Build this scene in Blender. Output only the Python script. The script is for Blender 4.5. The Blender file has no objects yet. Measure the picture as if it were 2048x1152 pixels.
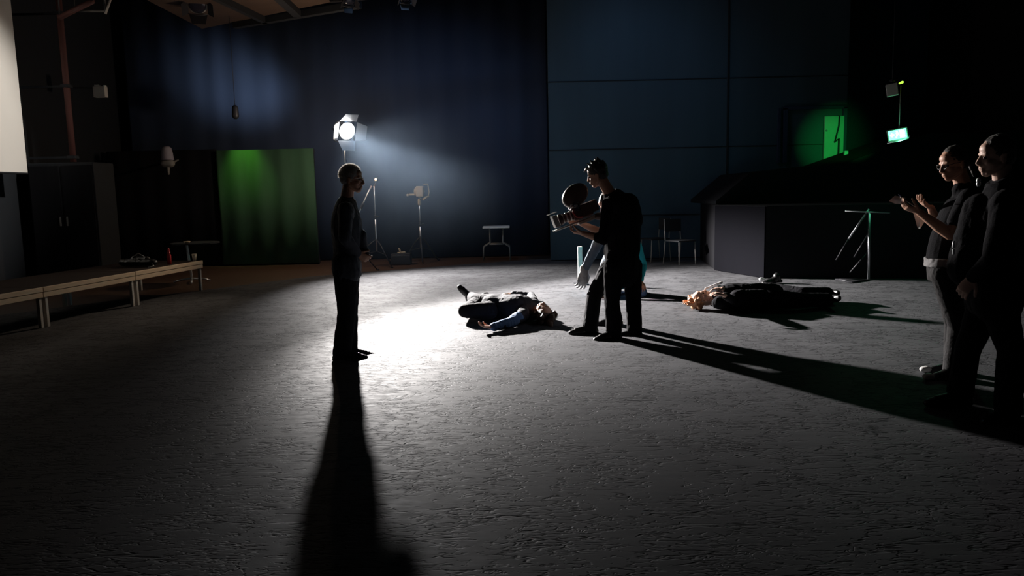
import bpy, bmesh, math, random
from mathutils import Vector, Matrix, noise
V = Vector
C = bpy.context.scene.collection
sc = bpy.context.scene
rnd = random.Random(7)

# ------------------------------------------------------------------ camera
FPX, CAMH, PITCH, ROLL = 1550.0, 1.49, 7.28, 1.26
cam = bpy.data.cameras.new('camera'); camo = bpy.data.objects.new('camera', cam); C.objects.link(camo)
cam.sensor_width = 36; cam.lens = 36*FPX/2048; cam.clip_start = .05; cam.clip_end = 100
RM = Matrix.Rotation(math.radians(90-PITCH), 3, 'X') @ Matrix.Rotation(math.radians(-ROLL), 3, 'Z')
camo.matrix_world = Matrix.Translation((0, 0, CAMH)) @ RM.to_4x4()
sc.camera = camo
def ray(px, py): return RM @ V(((px-1024)/FPX, (576-py)/FPX, -1))
def W(px, py, depth):                     # the point at world depth (y) seen at that pixel
    d = ray(px, py); return V((0, 0, CAMH)) + d*(depth/d.y)
def G(px, py, z=0):                       # the point on a level surface
    d = ray(px, py); return V((0, 0, CAMH)) + d*((z-CAMH)/d.z)

# ------------------------------------------------------------------ world and exposure
w = bpy.data.worlds.new('world'); sc.world = w; w.use_nodes = True
w.node_tree.nodes['Background'].inputs[0].default_value = (.25, .45, 1, 1)
w.node_tree.nodes['Background'].inputs[1].default_value = .0006
sc.view_settings.view_transform = 'Standard'; sc.view_settings.look = 'None'
sc.view_settings.gamma = 1; sc.view_settings.use_curve_mapping = False
sc.view_settings.exposure = 0.0

def light(kind, name, loc, target, color, energy, size=.1, spot=60, blend=.5, parent=None, size_y=None):
    l = bpy.data.lights.new(name, kind); o = bpy.data.objects.new(name, l); C.objects.link(o)
    l.color = color; l.energy = energy
    if kind == 'SPOT': l.spot_size = math.radians(spot); l.spot_blend = blend; l.shadow_soft_size = size
    elif kind == 'AREA':
        l.size = size
        if size_y: l.shape = 'RECTANGLE'; l.size_y = size_y
    else: l.shadow_soft_size = size
    o.location = loc
    if target is not None: o.rotation_euler = (V(target)-V(loc)).to_track_quat('-Z', 'Y').to_euler()
    if parent: 
        o.parent = parent; o.location = V(loc)-parent.location
    return o
LAMP = W(694, 262, 14.5)
def beam(az, dep):                       # a direction out of the lamp: degrees from straight at us towards the right, degrees down
    a, d = math.radians(az), math.radians(dep); return V((math.sin(a)*math.cos(d), -math.cos(a)*math.cos(d), -math.sin(d)))
KEYS = [   # (direction, colour, energy, cone, blend, pinch by the top and bottom barn doors)
    (beam(49, 23), (1, .95, .92), 17000, 86, .85, .24),
    (beam(11, 5), (1, .97, .95), 8000, 14.5, .9, 1),  # added narrow spot that only rims the bald man's head
    (beam(-26, 20), (1, .80, .60), 330, 44, 1, 1),  # added warm spot brightening the stage benches
    (beam(46, 38), (1, .95, .92), 3200, 98, 1, 1),
    (beam(16, 9), (.90, .94, 1), 380, 28, 1, 1),
    (beam(34, 20), (.95, .97, 1), 500, 24, 1, 1),
    (beam(36, 6), (1, .93, .88), 4600, 23, 1, 1),  # added spot brightening the two faces on the right
]
EXIT = W(1795, 269, 11.4)

# ------------------------------------------------------------------ materials
def mat(name, col, rough=.7, metal=0, spec=.5, var=0, vscale=8, bump=0, bscale=60, emit=None, estr=0, stretch=(1, 1, 1)):
    m = bpy.data.materials.new(name); m.use_nodes = True; nt = m.node_tree; b = nt.nodes['Principled BSDF']
    b.inputs['Base Color'].default_value = (*col, 1); b.inputs['Roughness'].default_value = rough
    b.inputs['Metallic'].default_value = metal; b.inputs['Specular IOR Level'].default_value = spec
    tc = nt.nodes.new('ShaderNodeTexCoord'); mp = nt.nodes.new('ShaderNodeMapping'); mp.inputs['Scale'].default_value = stretch
    nt.links.new(tc.outputs['Object'], mp.inputs[0])
    n = nt.nodes.new('ShaderNodeTexNoise'); n.inputs['Scale'].default_value = vscale; n.inputs['Detail'].default_value = 4
    nt.links.new(mp.outputs[0], n.inputs[0])
    var = var or .12
    r = nt.nodes.new('ShaderNodeMix'); r.data_type = 'RGBA'
    r.inputs[6].default_value = (*[c*(1-var) for c in col], 1); r.inputs[7].default_value = (*[min(1, c*(1+var)) for c in col], 1)
    nt.links.new(n.outputs[0], r.inputs[0]); nt.links.new(r.outputs[2], b.inputs['Base Color'])
    if bump:
        n2 = nt.nodes.new('ShaderNodeTexNoise'); n2.inputs['Scale'].default_value = bscale; n2.inputs['Detail'].default_value = 3
        nt.links.new(mp.outputs[0], n2.inputs[0])
        bp = nt.nodes.new('ShaderNodeBump'); bp.inputs['Strength'].default_value = bump; bp.inputs['Distance'].default_value = .01
        nt.links.new(n2.outputs[0], bp.inputs['Height']); nt.links.new(bp.outputs[0], b.inputs['Normal'])
    if emit: b.inputs['Emission Color'].default_value = (*emit, 1); b.inputs['Emission Strength'].default_value = estr
    return m
def floor_mat():
    m = bpy.data.materials.new('scuffed_vinyl'); m.use_nodes = True; nt = m.node_tree; N = nt.nodes; L = nt.links; b = N['Principled BSDF']
    geo = N.new('ShaderNodeTexCoord')
    def mapping(sc_, rot=0, off=(0, 0, 0)):
        mp = N.new('ShaderNodeMapping'); mp.inputs['Scale'].default_value = sc_; mp.inputs['Rotation'].default_value = (0, 0, rot); mp.inputs['Location'].default_value = off
        L.new(geo.outputs['Object'], mp.inputs[0]); return mp
    def noise_(mp, s, d=4, rgh=.5, dist=0):
        n = N.new('ShaderNodeTexNoise'); n.inputs['Scale'].default_value = s; n.inputs['Detail'].default_value = d; n.inputs['Roughness'].default_value = rgh; n.inputs['Distortion'].default_value = dist
        L.new(mp.outputs[0], n.inputs[0]); return n.outputs[0]
    def math_(op, a, b_, clamp=False):
        n = N.new('ShaderNodeMath'); n.operation = op; n.use_clamp = clamp
        for i, x in enumerate((a, b_)):
            if isinstance(x, (int, float)): n.inputs[i].default_value = x
            elif x is not None: L.new(x, n.inputs[i])
        return n.outputs[0]
    def ramp(x, a, b_):
        n = N.new('ShaderNodeMapRange'); n.inputs[1].default_value = a; n.inputs[2].default_value = b_; n.clamp = True
        L.new(x, n.inputs[0]); return n.outputs[0]
    # scratches: thin ridges of stretched cell edges, broken up by a mask
    def scratches(sx, sy, rot, width, lo, seed):
        mp = mapping((sx, sy, 1), rot, (seed, seed*1.7, 0))
        warp = N.new('ShaderNodeVectorMath'); warp.operation = 'ADD'
        nz = N.new('ShaderNodeTexNoise'); nz.inputs['Scale'].default_value = 1.7; L.new(mp.outputs[0], nz.inputs[0])
        L.new(mp.outputs[0], warp.inputs[0]); L.new(nz.outputs[1], warp.inputs[1])
        v = N.new('ShaderNodeTexVoronoi'); v.feature = 'DISTANCE_TO_EDGE'; v.inputs['Scale'].default_value = 1; v.inputs['Randomness'].default_value = 1
        L.new(warp.outputs[0], v.inputs['Vector'])
        line = math_('SUBTRACT', 1, ramp(v.outputs['Distance'], 0, width), True)
        mask = ramp(noise_(mapping((1, 1, 1), 0, (seed*3, 1, 0)), 3.1, 5, .7), lo, lo+.06)
        return math_('MULTIPLY', line, mask)
    s1 = scratches(1.6, 9, .05, .05, .50, 1.3)
    s2 = scratches(3.0, 12, .5, .05, .53, 7.1)
    s3 = scratches(3.0, 14, -.75, .05, .53, 12.9)
    s4 = scratches(6, 22, .12, .09, .48, 4.4)
    s5 = scratches(9, 16, .9, .06, .55, 24.4)
    s = math_('MAXIMUM', math_('MAXIMUM', s1, s2), math_('MAXIMUM', s3, math_('MAXIMUM', s4, s5)))
    big = noise_(mapping((1, 1, 1)), .9, 5, .6)
    streak = noise_(mapping((.8, 5, 1)), 1.6, 6, .65)
    fine = noise_(mapping((1, 1.6, 1)), 38, 5, .7)
    med = noise_(mapping((1, 2.2, 1), .1), 9, 5, .65)
    base = N.new('ShaderNodeMix'); base.data_type = 'RGBA'
    base.inputs[6].default_value = (.055, .056, .061, 1); base.inputs[7].default_value = (.115, .115, .122, 1)
    L.new(ramp(math_('ADD', math_('MULTIPLY', big, .5), math_('MULTIPLY', streak, .5)), .3, .7), base.inputs[0])
    dk = N.new('ShaderNodeMix'); dk.data_type = 'RGBA'; dk.inputs[7].default_value = (.02, .02, .022, 1)
    L.new(base.outputs[2], dk.inputs[6]); L.new(math_('MULTIPLY', s, .85), dk.inputs[0]); L.new(dk.outputs[2], b.inputs['Base Color'])
    L.new(math_('ADD', ramp(med, .2, .8), 0), b.inputs['Roughness'])
    rr = N.new('ShaderNodeMapRange'); rr.inputs[1].default_value = .3; rr.inputs[2].default_value = .7; rr.inputs[3].default_value = .58; rr.inputs[4].default_value = .72
    L.new(med, rr.inputs[0]); L.new(rr.outputs[0], b.inputs['Roughness'])
    b.inputs['Specular IOR Level'].default_value = .12
    h = math_('ADD', math_('MULTIPLY', med, .10), math_('MULTIPLY', fine, .10))
    h = math_('SUBTRACT', h, math_('MULTIPLY', s, .75))
    bp = N.new('ShaderNodeBump'); bp.inputs['Strength'].default_value = .9; bp.inputs['Distance'].default_value = .006
    L.new(h, bp.inputs['Height']); L.new(bp.outputs[0], b.inputs['Normal'])
    return m
def wall_mat(name, col, bump=.3):
    m = mat(name, col, .85, spec=.2, var=.25, vscale=1.2, bump=bump, bscale=3.2, stretch=(1.6, 1.6, .12))
    return m
M = dict(
    vinyl=floor_mat(), boards=mat('brown_floorboards', (.075, .040, .024), .55, var=.5, vscale=3, stretch=(1, 8, 1), bump=.2),
    navy=wall_mat('dark_blue_drape', (.030, .045, .085)), panel=wall_mat('painted_panel', (.055, .085, .11), .15),
    black=mat('black_drape', (.010, .010, .012), .95, spec=.1, bump=.3, bscale=6, stretch=(1, 1, .2)),
    grey_black=mat('darkened_lit_side', (.0035, .0035, .005), .95, spec=.04, bump=.3, bscale=4, stretch=(1.5, 1.5, .2)),  # darker black for the platform's lit side, offsetting the lamp
    ceil=mat('brown_ceiling_boards', (.075, .045, .03), .8, var=.4, vscale=2), beam=mat('dark_beam', (.01, .012, .016), .8),
    greenflat=mat('green_flat', (.025, .075, .035), .85, var=.35, vscale=2.5, bump=.5, bscale=3, stretch=(2, 2, .3)),
    wood=mat('pale_timber', (.62, .46, .30), .55, var=.3, vscale=5, stretch=(1, .3, 14), bump=.2),
    deck=mat('dark_ply_deck', (.018, .010, .008), .9, spec=.1, var=.4, vscale=4),
    steel=mat('brushed_steel', (.62, .65, .68), .35, metal=.9, var=.1), darksteel=mat('black_painted_metal', (.03, .03, .035), .45, metal=.3),
    brass=mat('worn_beige_metal', (.45, .37, .26), .5, metal=.3), screen=mat('off_white_screen', (.62, .59, .55), .9, var=.06, vscale=1.5),
    rust=mat('oxide_painted_pipe', (.10, .035, .03), .7), box=mat('pale_plastic', (.5, .47, .43), .6),
    white=mat('white_plastic', (.8, .8, .78), .4), red=mat('red_plastic', (.55, .03, .03), .3), cup=mat('cream_paper', (.75, .6, .42), .7),
    greybox=mat('grey_plastic', (.22, .21, .2), .6),
    skin=mat('skin', (.60, .33, .22), .5, var=.08, vscale=20, bump=.1, bscale=120), skin_dark=mat('tan_skin', (.42, .22, .15), .5, var=.1, vscale=20),
    skin_pale=mat('fair_skin', (.68, .44, .34), .5, var=.08, vscale=20),
    cloth_black=mat('black_cloth', (.008, .008, .010), .95, spec=.1, bump=.3, bscale=90), cloth_jacket=mat('dark_grey_blue_jacket', (.05, .057, .075), .75, spec=.4, bump=.4, bscale=25),
    cloth_dim=mat('dark_navy_cloth', (.028, .030, .038), .85, spec=.3, bump=.4, bscale=25),
    cloth_trouser=mat('black_trouser', (.014, .014, .018), .9, spec=.2, bump=.3, bscale=70), cloth_grey=mat('charcoal_trousers', (.018, .017, .018), .85, spec=.3, bump=.3, bscale=60),
    denim=mat('pale_denim', (.24, .33, .44), .8, var=.3, vscale=30, bump=.4, bscale=80), teal=mat('teal_fleece', (.02, .48, .60), .8, bump=.3, bscale=40),
    blue=mat('blue_denim', (.10, .19, .38), .8, var=.3, vscale=30, bump=.4, bscale=80), greyshirt=mat('grey_shirt', (.22, .215, .22), .85, var=.4, vscale=26, bump=.3),
    leather=mat('black_leather', (.012, .012, .012), .35, bump=.3, bscale=60), rubber=mat('white_rubber', (.8, .8, .78), .5),
    hair_dark=mat('dark_hair', (.018, .013, .010), .45, bump=.6, bscale=160, stretch=(1, 1, .3)), hair_grey=mat('grey_hair', (.55, .53, .5), .6, bump=.6, bscale=160),
    hair_blond=mat('ginger_blond_hair', (.62, .30, .15), .5, var=.3, vscale=40, bump=.6, bscale=160), hair_brown=mat('curly_brown_hair', (.06, .028, .018), .5, bump=.6, bscale=150),
    eye=mat('eye', (.03, .02, .02), .2), glass=mat('spectacle_metal', (.6, .6, .62), .2, metal=1), darkframe=mat('dark_frame', (.01, .01, .01), .3),
    paper=mat('paper', (.75, .74, .76), .7), glove=mat('white_glove', (.92, .92, .92), .8, bump=.3), 
    lens=mat('glowing_lens', (1, 1, 1), .5, emit=(1, .97, .95), estr=14), amber=mat('amber_led', (1, .5, .2), .5, emit=(1, .42, .2), estr=14),
    lime=mat('lime_led', (.6, 1, .1), .5, emit=(.55, 1, .08), estr=1.2), darkglass=mat('dark_glass', (.02, .02, .03), .08),
    tag=mat('reflective_tag', (.8, .82, .85), .3, metal=.3), redfab=mat('red_cable', (.4, .03, .04), .5), camgrey=mat('grey_camera_metal', (.62, .58, .55), .35, metal=.5),
    camdark=mat('dark_camera_body', (.12, .07, .06), .45),
)

for k_, v_ in (('hair_grey', 1.0), ('cloth_jacket', .25), ('hair_dark', .3)):
    b_ = M[k_].node_tree.nodes['Principled BSDF']; b_.inputs['Sheen Weight'].default_value = v_; b_.inputs['Sheen Roughness'].default_value = .35

# ------------------------------------------------------------------ mesh helpers
def obj(name, bm, m, parent=None, smooth=False, bevel=0):
    me = bpy.data.meshes.new(name); bm.normal_update(); bm.to_mesh(me); bm.free()
    o = bpy.data.objects.new(name, me); C.objects.link(o); me.materials.append(m)
    if smooth:
        for p in me.polygons: p.use_smooth = True
    if bevel:
        b = o.modifiers.new('bevel', 'BEVEL'); b.width = bevel; b.segments = 2
    if parent:
        o.parent = parent
    return o
def thing(name, label, cat, loc=(0, 0, 0), group=None, rz=0):
    o = bpy.data.objects.new(name, None); C.objects.link(o); o.location = loc; o.rotation_euler = (0, 0, rz)
    o.empty_display_size = .1
    tag(o, label, cat, group); return o
def tag(o, label, cat, group=None):
    o['label'] = label; o['category'] = cat
    if group: o['group'] = group
    return o
def struct(name, bm, m, bevel=0):
    o = obj(name, bm, m, bevel=bevel); o['kind'] = 'structure'; return o
def box(bm, c, s, rot=None):
    vs = bmesh.ops.create_cube(bm, size=1)['verts']
    mx = Matrix.Translation(V(c)) @ (rot.to_4x4() if rot else Matrix.Identity(4)) @ Matrix.Diagonal((*s, 1))
    bmesh.ops.transform(bm, matrix=mx, verts=vs); return bm
def B(): return bmesh.new()
def frame(d, up=V((0, 0, 1))):
    d = V(d).normalized()
    if abs(d.dot(up)) > .98: up = V((0, 1, 0))
    x = d.cross(up).normalized(); y = x.cross(d).normalized()
    return x, y, d
def loft(bm, rings, n=20):
    prev = None; first = None
    for c, ax, ay in rings:
        vs = [bm.verts.new(V(c)+ax*math.cos(2*math.pi*i/n)+ay*math.sin(2*math.pi*i/n)) for i in range(n)]
        if prev:
            for i in range(n): bm.faces.new((prev[i], prev[(i+1) % n], vs[(i+1) % n], vs[i]))
        else: first = vs
        prev = vs
    for vs, c, fl in ((first, rings[0][0], True), (prev, rings[-1][0], False)):
        cv = bm.verts.new(V(c))
        for i in range(n):
            f = (vs[(i+1) % n], vs[i], cv) if fl else (vs[i], vs[(i+1) % n], cv)
            bm.faces.new(f)
    return bm
def tube(bm, pts, r, n=10, r2=None):
    pts = [V(p) for p in pts]; rs = []
    k = len(pts)
    x0 = None
    for i, p in enumerate(pts):
        d = (pts[min(i+1, k-1)]-pts[max(i-1, 0)]).normalized()
        if x0 is None: x, y, _ = frame(d)
        else:
            x = (x0-d*x0.dot(d)).normalized(); y = x.cross(d).normalized()
        x0 = x
        rr = r if r2 is None else r+(r2-r)*i/(k-1)
        rs.append((p, x*rr, y*rr))
    return loft(bm, rs, n)
def cap(bm, a, b, ra, rb, n=16, flat=None, ff=1):
    a = V(a); b = V(b)
    if (b-a).length < 1e-5: b = a+V((0, 0, 1e-4))
    x, y, d = frame(b-a)
    rs = []
    for k in range(5):
        t = math.pi/2*(1-k/4.0) if k else math.pi/2*.96
        rs.append((a-d*ra*math.sin(t), x*ra*math.cos(t), y*ra*math.cos(t)))
    for k in range(5):
        t = math.pi/2*k/4.0 if k < 4 else math.pi/2*.96
        rs.append((b+d*rb*math.sin(t), x*rb*math.cos(t), y*rb*math.cos(t)))
    if flat is not None:
        f = V(flat).normalized()
        rs = [(c, ax-f*ax.dot(f)*(1-ff), ay-f*ay.dot(f)*(1-ff)) for c, ax, ay in rs]
    return loft(bm, rs, n)
def ell(bm, c, F, L, U, rf, rl, ru):
    vs = bmesh.ops.create_uvsphere(bm, u_segments=20, v_segments=12, radius=1)['verts']
    m = Matrix((F*rf, L*rl, U*ru)).transposed().to_4x4(); m.translation = V(c)
    bmesh.ops.transform(bm, matrix=m, verts=vs); return bm
def remeshed(name, bm, m, parent, voxel=.006, smooth=3, wr=0, wf=12, seed=0, floor=None, origin=V((0, 0, 0))):
    bmesh.ops.recalc_face_normals(bm, faces=bm.faces)
    me = bpy.data.meshes.new('tmp'); bm.to_mesh(me); bm.free()
    o = bpy.data.objects.new('tmp', me); C.objects.link(o)
    r = o.modifiers.new('r', 'REMESH'); r.mode = 'VOXEL'; r.voxel_size = voxel; r.use_smooth_shade = True
    s = o.modifiers.new('s', 'SMOOTH'); s.iterations = smooth; s.factor = .5
    dg = bpy.context.evaluated_depsgraph_get()
    me2 = bpy.data.meshes.new_from_object(o.evaluated_get(dg)); bpy.data.objects.remove(o); bpy.data.meshes.remove(me)
    nrm = [v.normal.copy() for v in me2.vertices]
    for i, v in enumerate(me2.vertices):
        p = v.co
        if wr:
            q = V((p.x*wf, p.y*wf, p.z*wf*.7+seed*3.1))
            q += V((noise.noise(q*.6), noise.noise(q*.6+V((9, 1, 4))), 0))*1.2
            k = 1-abs(noise.noise(q)); k = k*k-.55
            v.co = p+nrm[i]*(wr*k + wr*.5*noise.noise(q*2.3))
        if floor is not None and v.co.z < floor: v.co.z = floor
        v.co -= origin
    me2.name = name; me2.materials.clear(); me2.materials.append(m)
    for p in me2.polygons: p.use_smooth = True
    o = bpy.data.objects.new(name, me2); C.objects.link(o); o.parent = parent
    return o
def prism(bm, pts, z0, z1):                # z1 may be one height or a list
    n = len(pts); zs = z1 if isinstance(z1, (list, tuple)) else [z1]*n
    lo = [bm.verts.new((p[0], p[1], z0)) for p in pts]; hi = [bm.verts.new((p[0], p[1], z)) for p, z in zip(pts, zs)]
    bm.faces.new(lo[::-1]); bm.faces.new(hi)
    for i in range(n): bm.faces.new((lo[i], lo[(i+1) % n], hi[(i+1) % n], hi[i]))
    bmesh.ops.recalc_face_normals(bm, faces=bm.faces); return bm

# ------------------------------------------------------------------ the setting
EDGE = [G(0, 630), G(250, 598), G(400, 581), G(520, 566), G(620, 553), G(730, 544), G(850, 535), G(980, 525), G(1108, 516)]
bm = B(); prism(bm, [(-8.6, -2), (9.5, -2), (9.5, 19), (-8.6, 19)], -.2, -.006); struct('floor', bm, M['boards'])
bm = B(); xs = EDGE[0].x
pts = [(xs-.3, -1.9), (9.4, -1.9), (9.4, 17.1), (1.2, 17.1)] + [(p.x, p.y) for p in EDGE[::-1]]
prism(bm, pts, -.005, 0); struct('floor_vinyl', bm, M['vinyl'])
def drape(x0, x1, y, z0, z1, amp, wl, seed):
    bm = B(); n = max(2, int((x1-x0)/.04)); a = []; b_ = []
    for i in range(n+1):
        x = x0+(x1-x0)*i/n
        d = amp*(math.sin(x/wl*6.28+seed+1.5*noise.noise(V((x*.8, seed, 0))))+.5*noise.noise(V((x*3, seed, 1))))
        a.append(bm.verts.new((x, y+d, z0))); b_.append(bm.verts.new((x, y+d, z1)))
    for i in range(n): bm.faces.new((a[i], a[i+1], b_[i+1], b_[i]))
    ext = bmesh.ops.extrude_face_region(bm, geom=bm.faces[:])
    bmesh.ops.translate(bm, verts=[v for v in ext['geom'] if isinstance(v, bmesh.types.BMVert)], vec=(0, .03, 0))
    bmesh.ops.recalc_face_normals(bm, faces=bm.faces); return bm
CZ = 6.0
bm = B(); box(bm, (.5, 18.1, CZ/2), (18, .2, CZ)); struct('wall_back', bm, M['navy'])
bm = B(); box(bm, (-8.7, 8.5, CZ/2), (.2, 21, CZ)); struct('wall_left', bm, M['beam'])
bm = B(); box(bm, (9.6, 8.5, CZ/2), (.2, 21, CZ)); struct('wall_right', bm, M['black'])
bm = B(); box(bm, (.5, -2.1, CZ/2), (18.4, .2, CZ)); struct('wall_rear', bm, M['black'])
bm = B(); box(bm, (.5, 8.5, CZ+.1), (18.4, 21, .2)); struct('ceiling', bm, M['beam'])
PX0 = W(1100, 400, 15.9).x; PX1 = W(1690, 400, 15.9).x
tag(obj('stage_curtain', drape(-8.3, PX0+.05, 17.3, .01, CZ-.02, .010, .55, 2), M['navy'], smooth=True), 'tall dark blue curtain across the back left of the hall', 'curtain')
bm = B(); box(bm, ((PX0+PX1)/2, 16.0, CZ/2), (PX1-PX0, .12, CZ-.03)); w_ = struct('wall_panel', bm, M['panel'])
bm = B()
for px in (1455,):
    x = W(px, 300, 15.9).x; box(bm, (x, 15.93, CZ/2), (.03, .03, CZ-.03))
for z in (.9, 2.25, 3.6): box(bm, ((PX0+PX1)/2, 15.935, z), (PX1-PX0, .02, .015))
struct('trim_1', bm, M['beam'])
# ceiling boards over the back left, with dark beams
bm = B(); prism(bm, [(-6.5, 12.4), (-1.9, 12.4), (-2.7, 14.7), (-6.5, 17.15)], 5.03, 5.08); tag(obj('ceiling_boards', bm, M['ceil']), 'brown boarded ceiling section between dark beams', 'ceiling panel')

bm = B()
def seg(bm, a, b, wdt=.16, h=.12):
    a = V(a); b = V(b); x, y, d = frame(b-a); R_ = Matrix((x, y, d)).transposed(); box(bm, (a+b)/2, (wdt, h, (b-a).length), R_)
def CP(px, py, z=4.97): return G(px, py, z)
seg(bm, CP(470, 51), CP(720, 9), .13); seg(bm, CP(532, 42), CP(360, -40), .10); seg(bm, CP(595, 28), CP(520, -40), .16)
struct('trim_2', bm, M['beam'])

# ------------------------------------------------------------------ hazy air
HZC = V((-1.6, 13.5, 2.6))
bm = B(); box(bm, HZC, (8.4, 7.4, 4.8))
hz = obj('haze', bm, M['black']); hz.data.materials.clear(); hz['kind'] = 'structure'
hm = bpy.data.materials.new('stage_haze'); hm.use_nodes = True; nt = hm.node_tree; nt.nodes.clear(); nn = nt.nodes.new
out = nn('ShaderNodeOutputMaterial'); vs = nn('ShaderNodeVolumeScatter'); gt = nn('ShaderNodeTexCoord')
sb = nn('ShaderNodeVectorMath'); sb.operation = 'SUBTRACT'; sb.inputs[1].default_value = LAMP+beam(34, 24)*2.0; nt.links.new(gt.outputs['Object'], sb.inputs[0])
ln = nn('ShaderNodeVectorMath'); ln.operation = 'LENGTH'; nt.links.new(sb.outputs[0], ln.inputs[0])
mr = nn('ShaderNodeMapRange'); mr.interpolation_type = 'SMOOTHSTEP'; mr.inputs[1].default_value = .3; mr.inputs[2].default_value = 2.3; mr.inputs[3].default_value = 1; mr.inputs[4].default_value = 0
nt.links.new(ln.outputs['Value'], mr.inputs[0])
nz = nn('ShaderNodeTexNoise'); nz.inputs['Scale'].default_value = .9; nz.inputs['Detail'].default_value = 3; nt.links.new(gt.outputs['Object'], nz.inputs[0])
m1 = nn('ShaderNodeMath'); m1.operation = 'MULTIPLY'; nt.links.new(mr.outputs[0], m1.inputs[0]); nt.links.new(nz.outputs[0], m1.inputs[1])
m2 = nn('ShaderNodeMath'); m2.operation = 'MULTIPLY'; m2.inputs[1].default_value = .005; nt.links.new(m1.outputs[0], m2.inputs[0])
nt.links.new(m2.outputs[0], vs.inputs['Density'])
vs.inputs['Color'].default_value = (.55, .75, 1, 1); vs.inputs['Anisotropy'].default_value = .3
nt.links.new(vs.outputs[0], out.inputs['Volume']); hz.data.materials.append(hm)


# ------------------------------------------------------------------ lamps
def on_floor(p): return V((p.x, p.y, 0))
def stand(p_top, label, group=None, m='steel', legm='darksteel', spread=.45, hub=.55, az=20, r=.014, name='light_stand'):
    base = on_floor(p_top); t = thing(name, label, 'stand', base, group); H = p_top.z
    bm = B(); tube(bm, [(0, 0, hub-.25), (0, 0, H*.62)], r*1.25); obj('pole', bm, M[m], t, True)
    bm = B(); tube(bm, [(0, 0, H*.6), (0, 0, H)], r); obj('pole', bm, M[m], t, True)
    bm = B(); cap(bm, (0, 0, H*.6), (0, 0, H*.6+.05), r*2, r*2); cap(bm, (0, 0, H*.62), (r*4, 0, H*.62), r, r); obj('collar', bm, M[legm], t, True)
    for k in range(3):
        a = math.radians(az+120*k); d = V((math.cos(a), math.sin(a), 0))
        bm = B(); tube(bm, [V((0, 0, hub)), d*spread*.3+V((0, 0, hub*.78)), d*spread+V((0, 0, .015))], r*.8); tube(bm, [V((0, 0, hub-.25)), d*spread*.55+V((0, 0, hub*.46))], r*.5)
        cap(bm, d*spread+V((0, 0, .015)), d*(spread+.03)+V((0, 0, .015)), .014, .014)
        obj('leg', bm, M[legm], t, True)
    return t
def fixture(p, d, label, size=.2, lensm='darkglass', housing='darksteel', doorm='darksteel', name='spotlight', open_=.55, yoke=True, group=None):
    t = thing(name, label, 'spotlight', p, group); x, y, d = frame(d); s = size
    bm = B(); loft(bm, [(-d*s*1.5, x*s*.45, y*s*.45), (-d*s*1.35, x*s*.8, y*s*.8), (-d*s*.3, x*s*.85, y*s*.85), (-d*s*.25, x*s*.98, y*s*.98), (V((0, 0, 0)), x*s*.98, y*s*.98)], 24)
    obj('housing', bm, M[housing], t, True)
    bm = B(); loft(bm, [(d*.004, x*s*.86, y*s*.86), (d*.012, x*s*.8, y*s*.8), (d*.02, x*s*.4, y*s*.4)], 24); obj('lens', bm, M[lensm], t, True)
    for a, b_ in ((x, y), (-x, y), (y, x), (-y, x)):
        bm = B(); h = s*.95; tip = (d*(1-open_)+a*open_).normalized()*s*1.1
        q = [a*s-b_*h, a*s+b_*h, a*s+tip+b_*h*.75, a*s+tip-b_*h*.75]; vv = [bm.verts.new(c+d*.01) for c in q]; f = bm.faces.new(vv)
        r_ = bmesh.ops.extrude_face_region(bm, geom=[f]); nn = (q[1]-q[0]).cross(q[2]-q[0]).normalized()*.004
        bmesh.ops.translate(bm, verts=[v for v in r_['geom'] if isinstance(v, bmesh.types.BMVert)], vec=nn); bmesh.ops.recalc_face_normals(bm, faces=bm.faces)
        obj('barn_door', bm, M[doorm], t)
    if yoke:
        bm = B(); hx = V((d.y, -d.x, 0)).normalized()
        tube(bm, [-d*s*.7+hx*s*1.1, -d*s*.7+hx*s*1.1-V((0, 0, s*1.2)), -d*s*.7-V((0, 0, s*1.35)), -d*s*.7-hx*s*1.1-V((0, 0, s*1.2)), -d*s*.7-hx*s*1.1], .012, 8)
        cap(bm, -d*s*.7+hx*s*.8, -d*s*.7+hx*s*1.25, .02, .02); cap(bm, -d*s*.7-hx*s*.8, -d*s*.7-hx*s*1.25, .02, .02)
        obj('yoke', bm, M['darksteel'], t, True)
    return t
VD = (V((0, 0, CAMH))-LAMP).normalized()
FD = (V((.62, -.74, -.30))).normalized()
key = fixture(LAMP, FD, 'blazing white film spotlight with open barn doors on a tall stand', .18, 'lens', 'steel', 'steel', open_=.55)
stand(LAMP-FD*.12-V((0, 0, .27)), 'tall light stand behind the bald man, carrying the blazing spotlight', hub=.6, spread=.5)
for dr, col, en, sp, bl, pinch in KEYS:
    kl = light('SPOT', 'key_and_added_beam', LAMP+FD*.10, LAMP+FD*.10+dr, col, en, .10, sp, bl); kl.scale = (1, pinch, 1)
light('POINT', 'added_warm_fill', LAMP-FD*.32+V((-.06, 0, -.02)), None, (1, .74, .52), 85, .10)  # added warm fill beside the lamp, brightening benches and ceiling boards
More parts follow.
